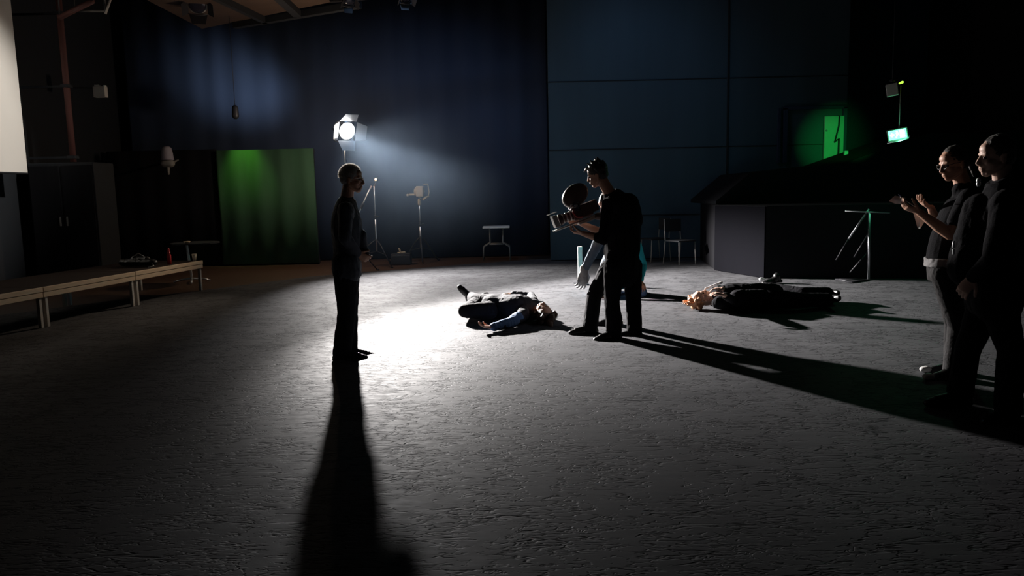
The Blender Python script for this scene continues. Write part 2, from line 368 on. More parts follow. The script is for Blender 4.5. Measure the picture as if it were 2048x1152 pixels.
# exit sign hanging over the right side, a small emergency unit above it
t = thing('exit_sign', 'glowing green emergency exit sign hanging on a thin rod over the right side', 'exit sign', EXIT)
ez = Matrix.Rotation(math.radians(-24), 3, 'Z') @ Matrix.Rotation(math.radians(-9), 3, 'Y')
def EL(x, y, z): return ez @ V((x, y, z))
bm = B(); box(bm, EL(0, 0, 0), (.27, .05, .17), ez); obj('sign_box', bm, M['greybox'], t, bevel=.006)
signm = mat('green_sign_face', (.05, .8, .3), .4, emit=(.10, 1, .35), estr=5); whitem = mat('white_sign_mark', (1, 1, 1), .4, emit=(.7, 1, .82), estr=12)
bm = B(); box(bm, EL(0, -.027, 0), (.235, .006, .135), ez); obj('sign_panel', bm, signm, t)
bm = B()
def flatpoly(bm, pts, thick=.003, y=-.032):
    vv = [bm.verts.new(EL(a, y, b)) for a, b in pts]; f = bm.faces.new(vv); r_ = bmesh.ops.extrude_face_region(bm, geom=[f])
    bmesh.ops.translate(bm, verts=[v for v in r_['geom'] if isinstance(v, bmesh.types.BMVert)], vec=EL(0, -thick, 0))
flatpoly(bm, [(.03, -.05), (.09, -.05), (.09, .05), (.03, .05)])
flatpoly(bm, [(-.10, 0), (-.07, .03), (-.07, .012), (-.045, .012), (-.045, -.012), (-.07, -.012), (-.07, -.03)])
flatpoly(bm, [(-.02, .02), (.01, .025), (.015, -.005), (-.0, -.01), (-.02, -.05), (-.03, -.045), (-.015, -.005)])
flatpoly(bm, [(-.012, .033), (0, .03), (.004, .043), (-.006, .05), (-.016, .045)])
bmesh.ops.recalc_face_normals(bm, faces=bm.faces); obj('escape_symbol', bm, whitem, t)
bm = B(); tube(bm, [EL(-.15, -.04, -.10), EL(0, -.05, -.10), EL(.13, -.05, -.085), EL(.15, -.04, -.05)], .007, 8); obj('guard_rail', bm, M['steel'], t, True)
bm = B(); tube(bm, [EL(.03, 0, .08), EL(.03, 0, .08)+V((0, 0, W(1784, 172, 11.4).z-EXIT.z-.08))], .006, 8); obj('hanging_rod', bm, M['greybox'], t, True)
light('SPOT', 'exit_glow', EXIT+V((-.2, -.03, -.0)), W(1668, 285, 15.9), (.03, 1, .16), 380, .03, 21, 1.0)
light('POINT', 'exit_spill', EXIT+V((.02, -.12, -.14)), None, (.15, 1, .5), 6.5, .06)
p = W(1784, 180, 11.4)
t = thing('emergency_light', 'small grey emergency light box with a lime green indicator above the exit sign', 'emergency light', p)
bm = B(); box(bm, (0, .0, 0), (.15, .10, .17), ez); obj('case', bm, M['box'], t, bevel=.006)
bm = B(); cap(bm, (.075, -.06, .085), (.115, -.06, .10), .012, .018); obj('indicator', bm, M['lime'], t, True)
bm = B(); box(bm, (0.0, 0, .13), (.06, .05, .03)); cap(bm, (0, 0, .13), (0, 0.02, CZ-p.z-.03), .005, .005); obj('bracket', bm, M['darksteel'], t, True)
p = W(201, 184, 14.9)
t = thing('emergency_light', 'small pale emergency light box on the dark left wall near the projection screen', 'emergency light', p)
bm = B(); box(bm, (0, 0, 0), (.22, .12, .20)); obj('case', bm, M['box'], t, bevel=.008)
for a, b_ in (((-.05, 0, .116), (.08, .08, .03)), ((.09, 0, .111), (.04, .06, .02))):
    bm = B(); box(bm, a, b_); obj('lamp_head', bm, M['white'], t, bevel=.004)
bm = B(); tube(bm, [(-.1, .02, .08), (-.6, .05, .10), (-8.6-p.x, .1, .12)], .01, 8); obj('wall_arm', bm, M['darksteel'], t, True)

# far light stands, lamps and bits by the curtain
p = W(838, 385, 16.3)
stand(p-V((0, 0, .16)), 'thin light stand by the curtain, carrying the beige film lamp', spread=.42, az=40, r=.017)
t = thing('film_lamp', 'unlit beige film lamp with knobs and a bracket, on the thin stand by the curtain', 'film lamp', p)
bm = B(); cap(bm, (-.02, 0, .02), (.04, 0, .02), .09, .08, flat=(0, 0, 1), ff=1.2); box(bm, (.02, 0, .02), (.15, .2, .22)); obj('housing', bm, M['brass'], t, bevel=.02)
bm = B(); tube(bm, [(-.20, 0, -.04), (-.02, 0, -.04)], .022); cap(bm, (-.23, 0, -.05), (-.24, 0, -.05), .03, .03); obj('tilt_handle', bm, M['brass'], t, True)
bm = B(); tube(bm, [(.10, 0, .17), (.19, 0, .17), (.21, 0, .0), (.18, 0, -.12), (.08, 0, -.14), (0, 0, -.10)], .013, 8); obj('yoke', bm, M['brass'], t, True)
bm = B(); cap(bm, (.10, -.03, -.14), (.16, -.03, -.10), .03, .025); cap(bm, (.12, 0, -.1), (.2, 0, -.08), .015, .012); obj('clamp', bm, M['brass'], t, True)
bm = B(); cap(bm, (0, 0, -.16), (0, 0, -.24), .035, .035); cap(bm, (0, 0, -.09), (0, 0, -.2), .015, .015); obj('spigot', bm, M['brass'], t, True)
p = W(748, 372, 15.6)
stand(p, 'dark light stand behind the bald man, under the small amber light', spread=.55, az=70, r=.014)
t = thing('pilot_light', 'small round lamp glowing amber, behind the bald man in front of the curtain', 'lamp', W(752, 359, 15.6))
bm = B(); cap(bm, (0, .02, 0), (0, .09, 0), .05, .05); cap(bm, (0, .06, -.02), (-.04, .0, -.13), .012, .012); obj('housing', bm, M['darksteel'], t, True)
bm = B(); cap(bm, (0, -.035, 0), (0, -.03, 0), .022, .022); obj('bulb', bm, M['amber'], t, True)
t = thing('boom_arm', 'slanting metal boom arm leaning down to the left of the amber light', 'boom arm', W(743, 372, 15.55))
bm = B(); tube(bm, [V((0, 0, 0)), W(735, 388, 15.5)-t.location, W(724, 412, 15.4)-t.location, W(700, 470, 15.2)-t.location], .018, 8, .009); obj('arm', bm, M['steel'], t, True)
bm = B(); cap(bm, W(726, 408, 15.4)-t.location, W(722, 418, 15.4)-t.location, .03, .03); obj('clamp', bm, M['darksteel'], t, True)
p = W(802, 497, 15.9); base = on_floor(p)
t = thing('equipment_case', 'low dark equipment case with a small pale clamp on it, by the thin stand', 'case', base)
bm = B(); box(bm, (0, 0, .10), (.40, .28, .20)); obj('body', bm, M['darksteel'], t, bevel=.015)
bm = B(); box(bm, (0, 0, .215), (.40, .28, .03)); obj('lid', bm, M['darksteel'], t, bevel=.01)
t2 = thing('spring_clamp', 'small pale spring clamp lying on the dark equipment case', 'clamp', base+V((0, -.05, .23)))
bm = B(); cap(bm, (0, 0, .02), (-.03, 0, .09), .018, .02); cap(bm, (.01, 0, .02), (.08, 0, .02), .014, .02); cap(bm, (-.06, 0, .015), (.02, 0, .02), .014, .014); obj('jaws', bm, M['brass'], t2, True)
# trestle table
p = on_floor(W(994, 515, 16.3)); t = thing('trestle_table', 'small white topped folding table in front of the curtain', 'table', p); th = W(994, 454, 16.3).z
bm = B(); box(bm, (0, 0, th), (.56, .5, .035)); obj('tabletop', bm, M['white'], t, bevel=.008)
for s in (-1, 1):
    for yy in (-.2, .2):
        bm = B(); tube(bm, [(s*.14, yy*.6, th-.02), (s*.13, yy*.8, th*.55), (s*.27, yy, .3), (s*.28, yy, .012)], .014, 8); obj('leg', bm, M['greybox'], t, True)
for yy in (-.16, .16):
    bm = B(); tube(bm, [(-.15, yy, th*.5), (.15, yy, th*.5)], .012, 8); obj('stretcher', bm, M['greybox'], t, True)

# green flat, dark flat and cabinet back left
def flat_panel(x0, x1, y, z, m, label, amp, name='scenery_flat'):
    p = V(((x0+x1)/2, y, 0)); t = thing(name, label, 'stage flat', p); bm = drape(x0-p.x, x1-p.x, 0, .03, z, amp, .5, x0); obj('cloth_face', bm, m, t, True)
    bm = B()
    for x in (x0-p.x+.04, 0, x1-p.x-.04): box(bm, (x, .10, z/2), (.06, .06, z))
    for zz in (.06, z*.5, z-.05): box(bm, (0, .10, zz), (x1-x0, .05, .08))
    obj('frame', bm, M['beam'], t)
    for x in (x0-p.x+.3, x1-p.x-.3): bm = B(); tube(bm, [(x, .12, z*.7), (x, .72, .02)], .02, 8); obj('brace', bm, M['beam'], t, True)
xa, xb = W(431, 300, 16.4).x, W(626, 300, 16.4).x; zt = W(520, 299, 16.4).z
flat_panel(xa, xb, 16.4, zt, M['greenflat'], 'tall green cloth covered flat lit green along its top edge', .02)
flat_panel(-8.45, xa-.05, 16.5, W(400, 299, 16.5).z, M['black'], 'wide black stage flat between the left wall and the green flat', .015)
light('SPOT', 'green_wash', V(((xa*.70+xb*.30), 15.98, 3.0)), V((xa*.70+xb*.30, 16.37, 2.25)), (.35, 1, .10), 30, .08, 64, 1.0)
t = thing('wash_light', 'small dark wash light hung above the green flat', 'spotlight', V((xa*.70+xb*.30, 15.98, 3.08)))
bm = B(); cap(bm, (0, 0, 0), (0, 0, .15), .07, .06); tube(bm, [(0, 0, .15), (0, 0, CZ-3.09)], .006, 8); obj('housing', bm, M['darksteel'], t, True)
p = W(335, 318, 15.9)
t = thing('wall_lamp', 'pale cylindrical lamp with a dark base hung on the black flat', 'lamp', p)
bm = B(); loft(bm, [((0, 0, -.02), V((.13, 0, 0)), V((0, .10, 0))), ((0, 0, .0), V((.125, 0, 0)), V((0, .1, 0))), ((0, 0, .12), V((.11, 0, 0)), V((0, .1, 0))), ((0, 0, .22), V((.09, 0, 0)), V((0, .08, 0))), ((0, 0, .25), V((.05, 0, 0)), V((0, .05, 0)))]); obj('shade', bm, mat('dim_lilac_cloth', (.30, .28, .33), .8), t, True)
bm = B(); cap(bm, (-.06, 0, -.09), (.06, 0, -.09), .08, .08); cap(bm, (0, 0, -.1), (0, 0, -.3), .04, .02); tube(bm, [(0, .03, -.1), (0, .3, -.05), (0, .5, 0)], .02, 8); obj('base', bm, M['greybox'], t, True)
p = V((-7.75, 13.9, 0))
t = thing('rack_cabinet', 'tall black equipment cabinet standing below the projection screen corner', 'cabinet', p)
bm = B(); box(bm, (0, 0, 1.06), (1.15, .7, 2.1)); obj('body', bm, M['beam'], t, bevel=.02)
for s in (-1, 1):
    bm = B(); box(bm, (s*.28, -.36, 1.06), (.53, .03, 2.0)); d_ = obj('door', bm, M['black'], t, bevel=.01)
    bm = B(); box(bm, (s*.06, -.385, 1.1), (.02, .03, .16)); obj('handle', bm, M['greybox'], d_)

# projection screen, pipe column
sy0, sy1 = 6.0, 13.1
t = thing('projection_screen', 'large off white projection screen hanging on the left wall', 'screen', V((-8.05, (sy0+sy1)/2, 3.7)))
zb = W(95, 346, 13.1).z-3.7; hw = (sy1-sy0)/2
bm = B(); box(bm, (0, 0, (zb+2.2)/2), (.02, hw*2, 2.2-zb)); obj('screen_fabric', bm, M['screen'], t)
bm = B(); tube(bm, [(0, -hw, zb), (0, hw, zb)], .018, 8); obj('weight_bar', bm, M['beam'], t, True)
for k in (-.5, .5): bm = B(); box(bm, (-.27, hw*k, 1.8), (.53, .04, .04)); obj('wall_bracket', bm, M['beam'], t)
a = W(118, 10, 13.6); b_ = W(132, 305, 13.6)
t = thing('pipe_column', 'reddish brown vertical pipe beside the projection screen edge', 'pipe', V((a.x, 13.6, 0)))
bm = B(); tube(bm, [(0, 0, 2.12), (0, 0, CZ-.02)], .05, 12); obj('pipe', bm, M['rust'], t, True)
for z in (2.2, 3.4, 4.6): bm = B(); box(bm, (0, 0, z), (.14, .14, .05)); box(bm, ((-8.59-a.x)/2, .03, z), (abs(-8.59-a.x), .04, .04)); obj('pipe_clamp', bm, M['beam'], t)

# rig above the frame edge
def rigpipe(a, b_, label, r=.035, m='rust'):
    a = V(a); b_ = V(b_); t = thing('rig_pipe', label, 'pipe', (a+b_)/2); o = t.location
    bm = B(); tube(bm, [a-o, b_-o], r, 10); obj('pipe', bm, M[m], t, True)
    for q in (a, b_): bm = B(); tube(bm, [V(q)-o, V((q.x, q.y, CZ-.01))-o], .012, 6); obj('hanger', bm, M['darksteel'], t, True)
rigpipe(W(120, 35, 13.4), W(185, 2, 13.0), 'slanting red brown bracket pipe at the top of the pipe column', .045)
rigpipe(W(150, 22, 14), W(212, 22, 13.6), 'thin grey horizontal rig pipe in the top left corner', .02, 'greybox')
rigpipe(W(211, 28, 13.4), W(222, -4, 13.4), 'short upright pale rig pipe hanging in the top left corner', .018, 'box')
rigpipe(W(660, 2, 14.4), W(1000, -24, 14.4), 'dark lighting bar crossing above the spotlight', .03, 'darksteel')
for px, lab in ((812, 'dark stage lamp hung on the lighting bar, right of the ceiling boards'), (698, 'dark stage lamp hung at the left end of the lighting bar')):
    p = W(px, -2 if px > 750 else 4, 14.3)
    f = fixture(p, V((.25, -.5, -.8)), lab, .10, 'darkglass', 'darksteel', 'darksteel', yoke=True, open_=.4)
p = W(395, 12, 15); fixture(p, V((.2, -.6, -.6)), 'dusty grey stage lamp near the ceiling, left of the brown boards', .17, 'darkglass', 'greybox', 'darksteel', open_=.4)

# door frame and pipes high on the panel wall, a green door
zb = 1.9
x0, x1 = W(1570, 260, 15.9).x, W(1688, 260, 15.9).x
bm = B(); zt = W(1600, 216, 15.9).z
box(bm, (x0, 15.9, (zb+zt)/2), (.07, .1, zt-zb)); box(bm, (x0-.12, 15.91, (zb+zt)/2), (.05, .08, zt-zb)); box(bm, ((x0+x1)/2, 15.9, zt), (x1-x0+.07, .1, .06)); box(bm, (x1, 15.9, (zb+zt)/2), (.07, .1, zt-zb))
struct('trim_3', bm, M['navy'])
t = thing('upper_door', 'closed door high on the right wall, lit bright green by the exit sign', 'door', V(((W(1646, 280, 15.85).x+x1)/2, 15.87, zb)))
dw = x1-W(1646, 280, 15.85).x-.05; dh = W(1660, 232, 15.85).z-zb
bm = B(); box(bm, (0, 0, dh/2), (dw, .06, dh)); obj('leaf', bm, mat('pale_door_paint', (.35, .42, .36), .6), t, bevel=.006)
bm = B(); tube(bm, [(dw*.22, -.06, 0), (dw*.22, -.06, dh*.5), (-dw*.02, -.06, dh*.42)], .018, 8); tube(bm, [(dw*.02, -.06, dh*.45), (dw*.20, -.06, dh*.78), (dw*.22, -.06, dh)], .016, 8); obj('push_bar', bm, M['beam'], t, True)
bm = B(); cap(bm, (-dw*.42, -.05, dh*.68), (-dw*.42, -.03, dh*.68), .02, .02); obj('handle', bm, M['steel'], t, True)
t = thing('wall_socket', 'small pale socket box at the foot of the green door', 'socket', W(1692, 308, 14.9)+V((0, 0, 0)))
bm = B(); box(bm, (0, 0, 0), (.07, .05, .12)); obj('case', bm, M['box'], t, bevel=.006)
bm = B(); tube(bm, [(0, 0, -.05), (0, .02, -.35)], .012, 6); obj('cable', bm, M['darksteel'], t, True)

# tribune of black draped platforms on the right
c0 = G(1530, 557); c1 = G(1431, 541); c2 = G(1860, 554)
q0 = V((c0.x, c0.y)); q1 = V((c1.x, c1.y)); q2 = V((9.45, c2.y-.9))
hA = W(1530, 412, c0.y).z
t = thing('draped_platform', 'low black draped stage platform behind the person lying on the right', 'stage platform', V((q0.x, q0.y, 0)))
bm = B(); prism(bm, [(0, 0), (q2.x-q0.x, q2.y-q0.y), (q2.x-q0.x, 15.6-q0.y), (q1.x-q0.x+.25, 15.6-q0.y), (q1.x-q0.x, q1.y-q0.y)], .004, hA); obj('drape', bm, M['grey_black'] if False else M['black'], t, bevel=.012)
bm = B(); prism(bm, [(-.006, -.002), (q1.x-q0.x-.006, q1.y-q0.y), (q1.x-q0.x-.022, q1.y-q0.y), (-.022, -.002)], .01, hA-.01); obj('darkened_side', bm, M['grey_black'], t)  # lit side face as its own sheet, its tone put into the colour
ya = 13.6
pts = [W(1432, 402, ya), W(1500, 346, ya), W(1690, 326, ya), W(1712, 318, ya), W(1855, 268, ya), W(2048, 262, ya)]
pts.append(V((9.4, ya, pts[-1].z)))
t = thing('seating_tribune', 'tall black seating tribune with a sloping top behind the low platform', 'tribune', V((pts[0].x, ya, hA)))
bm = B(); n = len(pts); o = t.location
lo = [bm.verts.new((p.x-o.x, 0, .004)) for p in pts]; lb = [bm.verts.new((p.x-o.x, 1.9, .004)) for p in pts]
hi = [bm.verts.new((p.x-o.x, 0, max(.05, p.z-hA))) for p in pts]; hb = [bm.verts.new((p.x-o.x, 1.9, max(.05, p.z-hA))) for p in pts]
for i in range(n-1):
    bm.faces.new((lo[i], lo[i+1], hi[i+1], hi[i])); bm.faces.new((hb[i], hb[i+1], lb[i+1], lb[i])); bm.faces.new((hi[i], hi[i+1], hb[i+1], hb[i])); bm.faces.new((lb[i], lb[i+1], lo[i+1], lo[i]))
bm.faces.new((lo[0], hi[0], hb[0], lb[0])); bm.faces.new((lo[-1], lb[-1], hb[-1], hi[-1])); bmesh.ops.recalc_face_normals(bm, faces=bm.faces)
obj('drape', bm, M['black'], t)

# steel railing frame in front of the platform
p = G(1737, 561); d = p.y
t = thing('handrail_frame', 'steel T shaped handrail frame with slanting braces in front of the black platform', 'railing', V((p.x, p.y, 0)))
top = W(1739, 424, d)-t.location; l_ = W(1690, 422, d+.1)-t.location; r_ = W(1780, 426, d-.1)-t.location
bm = B(); tube(bm, [V((0, 0, 0)), top], .019); obj('post', bm, M['steel'], t, True)
bm = B(); tube(bm, [l_, r_], .010, 8); obj('top_rail', bm, M['steel'], t, True)
for (a, b_) in (((1738, 418), (1697, 478)), ((1697, 478), (1672, 520)), ((1735, 470), (1708, 515)), ((1735, 505), (1700, 545))):
    bm = B(); tube(bm, [W(*a, d+.02)-t.location, W(*b_, d+.06)-t.location], .016 if a[1] == 418 else .011, 8); obj('brace', bm, M['steel'] if a[1] == 418 else M['darksteel'], t, True)
bm = B(); tube(bm, [(0, 0, .012), (-.35, -.25, .012)], .012, 8); tube(bm, [(-.35, -.25, .012), (-.45, .12, .012)], .012, 8); tube(bm, [(0, 0, .012), (-.45, .12, .012)], .012, 8); obj('foot_frame', bm, M['darksteel'], t, True)

# chairs at the back right
def chair(px, py, depth, rz, label, group=None):
    p = on_floor(W(px, py, depth)); t = thing('chair', label, 'chair', p, group, rz)
    bm = B(); box(bm, (0, 0, .455), (.42, .42, .03)); obj('seat', bm, M['beam'], t, bevel=.012)
    bm = B(); box(bm, (0, .215, .74), (.40, .025, .24)); obj('backrest', bm, M['beam'], t, bevel=.012)
    for s in (-1, 1):
        bm = B(); tube(bm, [(s*.19, -.19, .45), (s*.2, -.21, .01)], .011, 8); obj('leg', bm, M['greybox'], t, True)
        bm = B(); tube(bm, [(s*.2, .24, .01), (s*.19, .2, .45), (s*.19, .235, .86)], .011, 8); obj('leg', bm, M['greybox'], t, True)
    return t
chair(1360, 532, 14.6, .5, 'dark chair with thin grey legs beside the low black platform')
chair(1310, 520, 15.3, -1.2, 'dark chair against the blue panel wall, behind the camera crew')
# pale post behind the crew
p = on_floor(W(1160, 520, 11.9)); t = thing('short_post', 'short pale metal post standing behind the camera crew', 'post', p)
bm = B(); box(bm, (0, 0, .30), (.07, .05, .58)); obj('post', bm, M['box'], t, bevel=.006)
bm = B(); box(bm, (0, 0, .012), (.22, .22, .02)); obj('base_plate', bm, M['darksteel'], t, bevel=.005)

# low bench of stage platforms on the left
f1_, f3_ = G(95, 655), G(411, 580); fr = [f1_-(f3_-f1_)*.6, f1_, f1_.lerp(f3_, .5), f3_]
BH = .43
def bench(a, b_, label, left_pair, right_pair):
    d = V((b_.x-a.x, b_.y-a.y, 0)); L_ = d.length; u = d.normalized(); v = V((-u.y, u.x, 0)); rz = math.atan2(u.y, u.x)
    t = thing('stage_bench', label, 'bench', V((a.x, a.y, 0)), 'low timber stage benches along the left side', rz)
    bm = B(); box(bm, (L_/2, .62, BH+.03), (L_-.01, 1.16, .03)); obj('deck', bm, M['deck'], t, bevel=.004)
    bm = B(); box(bm, (L_/2, .02, BH+.018), (L_-.01, .03, .055)); obj('edge_board', bm, M['wood'], t, bevel=.004)
    bm = B(); box(bm, (L_/2, .026, BH-.045), (L_-.01, .028, .06)); obj('edge_board', bm, M['wood'], t, bevel=.004)
    for x in (left_pair, L_-right_pair):
        for y in (.05, 1.1):
            bm = B(); box(bm, (x, y, BH/2), (.042, .042, BH)); obj('leg', bm, M['box'], t, bevel=.004)
    return t
dd = (fr[1]-fr[0])
bench(fr[0], fr[1], 'nearest low timber stage bench, cut off by the left frame edge', .1, .035)
bench(fr[1], fr[2], 'middle low timber stage bench on the left, with the dark bag at its end', .06, .05)
bench(fr[2], fr[3], 'farthest low timber stage bench, carrying the red bottle and cream cup', .05, .05)
BT = BH+.045
def onbench(px, py): return G(px, py, BT)
p = onbench(339, 529); t = thing('bottle', 'slim red bottle standing on the farthest stage bench', 'bottle', p)
bm = B(); loft(bm, [((0, 0, 0), V((.03, 0, 0)), V((0, .03, 0))), ((0, 0, .14), V((.032, 0, 0)), V((0, .032, 0))), ((0, 0, .165), V((.02, 0, 0)), V((0, .02, 0))), ((0, 0, .19), V((.024, 0, 0)), V((0, .024, 0)))]); obj('body', bm, M['red'], t, True)
bm = B(); cap(bm, (0, 0, .195), (0, 0, .235), .02, .014); obj('cap', bm, M['red'], t, True)
p = onbench(389, 521); t = thing('cup', 'small cream paper cup at the far end of the stage bench', 'cup', p)
bm = B(); loft(bm, [((0, 0, 0), V((.024, 0, 0)), V((0, .024, 0))), ((0, 0, .095), V((.036, 0, 0)), V((0, .036, 0)))]); obj('body', bm, M['cup'], t, True)
bm = B(); loft(bm, [((0, 0, .095), V((.038, 0, 0)), V((0, .038, 0))), ((0, 0, .105), V((.036, 0, 0)), V((0, .036, 0)))]); obj('lid', bm, M['cup'], t, True)
p = onbench(305, 533); t = thing('bag', 'flat black bag lying on the bench left of the red bottle', 'bag', p)
bm = B(); cap(bm, (-.45, .1, .06), (0, 0, .06), .09, .08, flat=(0, 0, 1), ff=.62); cap(bm, (-.3, .1, .1), (-.1, .05, .1), .06, .05); remeshed('bag_body', bm, M['leather'], t, .01, 4, .006, 14, floor=.002)
bm = B(); tube(bm, [(.02, -.06, .05), (.07, -.12, .015), (.05, -.2, .01), (.04, -.225, -.05), (.0, -.23, -.12)], .014, 8); obj('strap', bm, M['leather'], t, True)
bm = B(); tube(bm, [(-.3, .05, .13), (-.22, .05, .19), (-.12, .05, .13)], .012, 8); obj('handle', bm, M['greybox'], t, True)
# bar table beyond the bench
p = on_floor(W(384, 556, 13.4)); t = thing('bar_table', 'small round table with a bright white leg behind the end of the bench', 'table', p); th = W(378, 485, 13.4).z
bm = B(); tube(bm, [(0, 0, .05), (-.05, 0, th-.02)], .022); obj('column', bm, M['white'], t, True)
bm = B(); loft(bm, [((0.1, 0, th-.02), V((.40, 0, 0)), V((0, .40, 0))), ((0.1, 0, th), V((.40, 0, 0)), V((0, .40, 0)))], 32); obj('tabletop', bm, M['beam'], t)
bm = B()
for k in range(4):
    a = math.radians(20+90*k); tube(bm, [(0, 0, .07), (.2*math.cos(a), .2*math.sin(a), .05), (.3*math.cos(a), .3*math.sin(a), .018)], .02, 8, .014)
obj('foot', bm, M['steel'], t, True)
t = thing('ashtray', 'small pale dish on the round table behind the bench', 'dish', W(374, 486, 13.2)+V((0, 0, .02)))
bm = B(); loft(bm, [((0, 0, -.012), V((.04, 0, 0)), V((0, .04, 0))), ((0, 0, .02), V((.06, 0, 0)), V((0, .06, 0)))]); obj('dish', bm, M['cup'], t, True)
t.location.z = th+.014

# ------------------------------------------------------------------ people
def head_prims(bm, c, F, U, jaw=1.0):
    L = U.cross(F).normalized()
    P = lambda f, l, u: c+F*f+L*l+U*u
    ell(bm, P(-.014, 0, .022), F, L, U, .097, .077, .097)
    ell(bm, P(.022, 0, -.030), F, L, U, .066, .062, .085)
    cap(bm, P(.058, 0, -.100), P(.068, 0, -.098), .024, .021)
    for s in (-1, 1):
        cap(bm, P(-.005, s*.058, -.06), P(.058, s*.018, -.100), .020, .019)
        ell(bm, P(.050, s*.038, -.035), F, L, U, .028, .022, .022)
        ell(bm, P(-.012, s*.078, -.018), F, L, U, .017, .008, .031); cap(bm, P(-.006, s*.082, 0), P(-.022, s*.088, .006), .006, .006)
        cap(bm, P(.077, s*.012, .020), P(.070, s*.042, .018), .011, .010)
        ell(bm, P(.098, s*.011, -.042), F, L, U, .012, .009, .008)
    ell(bm, P(.052, 0, .045), F, L, U, .032, .052, .040)
    cap(bm, P(.084, 0, .008), P(.106, 0, -.032), .0085, .012)
    cap(bm, P(.089, -.017, -.066), P(.089, .017, -.066), .0075, .0075); cap(bm, P(.093, -.006, -.064), P(.093, .006, -.064), .008, .008)
    cap(bm, P(.087, -.014, -.078), P(.087, .014, -.078), .008, .008)
    cap(bm, P(.072, -.02, -.055), P(.072, .02, -.055), .016, .016)
def hand_prims(bm, w_, d, n, side=1, curl=.35, spread=.10, s=1.0, thumb=.6):
    d = V(d).normalized(); n = V(n); n = (n-d*n.dot(d)).normalized(); l = d.cross(n)*side
    def pt(a, b_, c): return w_+(d*a+l*b_+n*c)*s
    loft(bm, [(pt(-.01, 0, 0), l*.026*s, n*.02*s), (pt(.02, 0, 0), l*.032*s, n*.017*s), (pt(.055, 0, 0), l*.040*s, n*.015*s), (pt(.088, 0, 0), l*.041*s, n*.012*s), (pt(.097, 0, 0), l*.036*s, n*.008*s)], 16)
    for k, (off, ln, rr) in enumerate(((.031, .072, .0088), (.0105, .082, .009), (-.0105, .075, .0086), (-.030, .058, .0076))):
        a = spread*(1.5-k)*.5; base = pt(.088, off, 0); dr = (d*math.cos(a)+l*math.sin(a)); c = 0; p0 = base
        for j, fr_ in enumerate((.45, .3, .25)):
            c += curl*(1+.12*k)*(1 if j else .8); dd_ = dr*math.cos(c)+n*math.sin(c); p1 = p0+dd_*ln*fr_*s; cap(bm, p0, p1, rr*(1-.08*j)*s, rr*(.94-.08*j)*s, 10); p0 = p1
    p0 = pt(.018, .026, .004); td = (d*.75+l*.62+n*thumb*.5).normalized(); p1 = p0+td*.042*s; td2 = (d*.92+l*.25+n*thumb).normalized(); p2 = p1+td2*.032*s; p3 = p2+(td2+n*curl*.5).normalized()*.026*s
    cap(bm, p0, p1, .0145*s, .0115*s, 10); cap(bm, p1, p2, .0112*s, .010*s, 10); cap(bm, p2, p3, .010*s, .0085*s, 10)
def torso_rings(J, off=0, k=1.0, lo=0, hi=99, hem=None):
    hx = (J['hip'][1]-J['hip'][0]).normalized(); sx = (J['sh'][1]-J['sh'][0]).normalized()
    pel = (J['hip'][0]+J['hip'][1])/2; up = [pel+(pel-J['waist']).normalized()*.06, pel+(J['waist']-pel)*.25, J['waist'], J['chest'], (J['sh'][0]+J['sh'][1])/2, J['neck']]
    dims = [(.150, .105), (.168, .120), (.148, .112), (.170, .125), (.160, .095), (.075, .062)]; ts = [0, .1, .35, .65, .95, 1]
    fine = []
    for i in range(5):
        for j in range(4):
            t_ = j/4; u = i+t_
            def cr(f, i=i, t_=t_):
                a, b_, c, d = f[max(i-1, 0)], f[i], f[i+1], f[min(i+2, 5)]
                return .5*((2*b_)+(c-a)*t_+(2*a-5*b_+4*c-d)*t_*t_+(3*b_-a-3*c+d)*t_**3)
            fine.append((u, cr(up), max(.04, cr([x[0] for x in dims])), max(.04, cr([x[1] for x in dims])), cr(ts)))
    fine.append((5, up[5], dims[5][0], dims[5][1], 1))
    rings = []
    for i, (u, c, rx, ry, t_) in enumerate(fine):
        if u < lo or u > hi: continue
        a = fine[max(i-1, 0)][1]; b_ = fine[min(i+1, len(fine)-1)][1]; ax = (b_-a).normalized()
        x = hx.lerp(sx, min(1, max(0, t_))); x = (x-ax*x.dot(ax)).normalized(); y = ax.cross(x).normalized()
        kk = J.get('bulk', 1)*k
        rings.append((c, x*(rx*kk+off), y*(ry*kk+off)))
    return rings
def shoe_prims(bm, an, toe, sole, s=1.1, r=.047):
    d = (toe-an); d = (d-sole*d.dot(sole)).normalized(); heel = an+sole*(.075*s)-d*.045*s
    T = lambda a, h: heel+d*a*s-sole*h*s
    cap(bm, T(0, .022), T(.10, .022), .038*s, .040*s); cap(bm, T(.10, .022), T(.20, .018), .042*s, .040*s, flat=sole, ff=.8); cap(bm, T(.20, .016), T(.225, .015), .040*s, .034*s, flat=sole, ff=.75)
    cap(bm, an+sole*.01, T(.10, .045), r*s, .036*s); cap(bm, an-sole*.02, an+sole*.03, r*s, r*s); cap(bm, T(.09, .045), T(.18, .03), .034*s, .03*s)
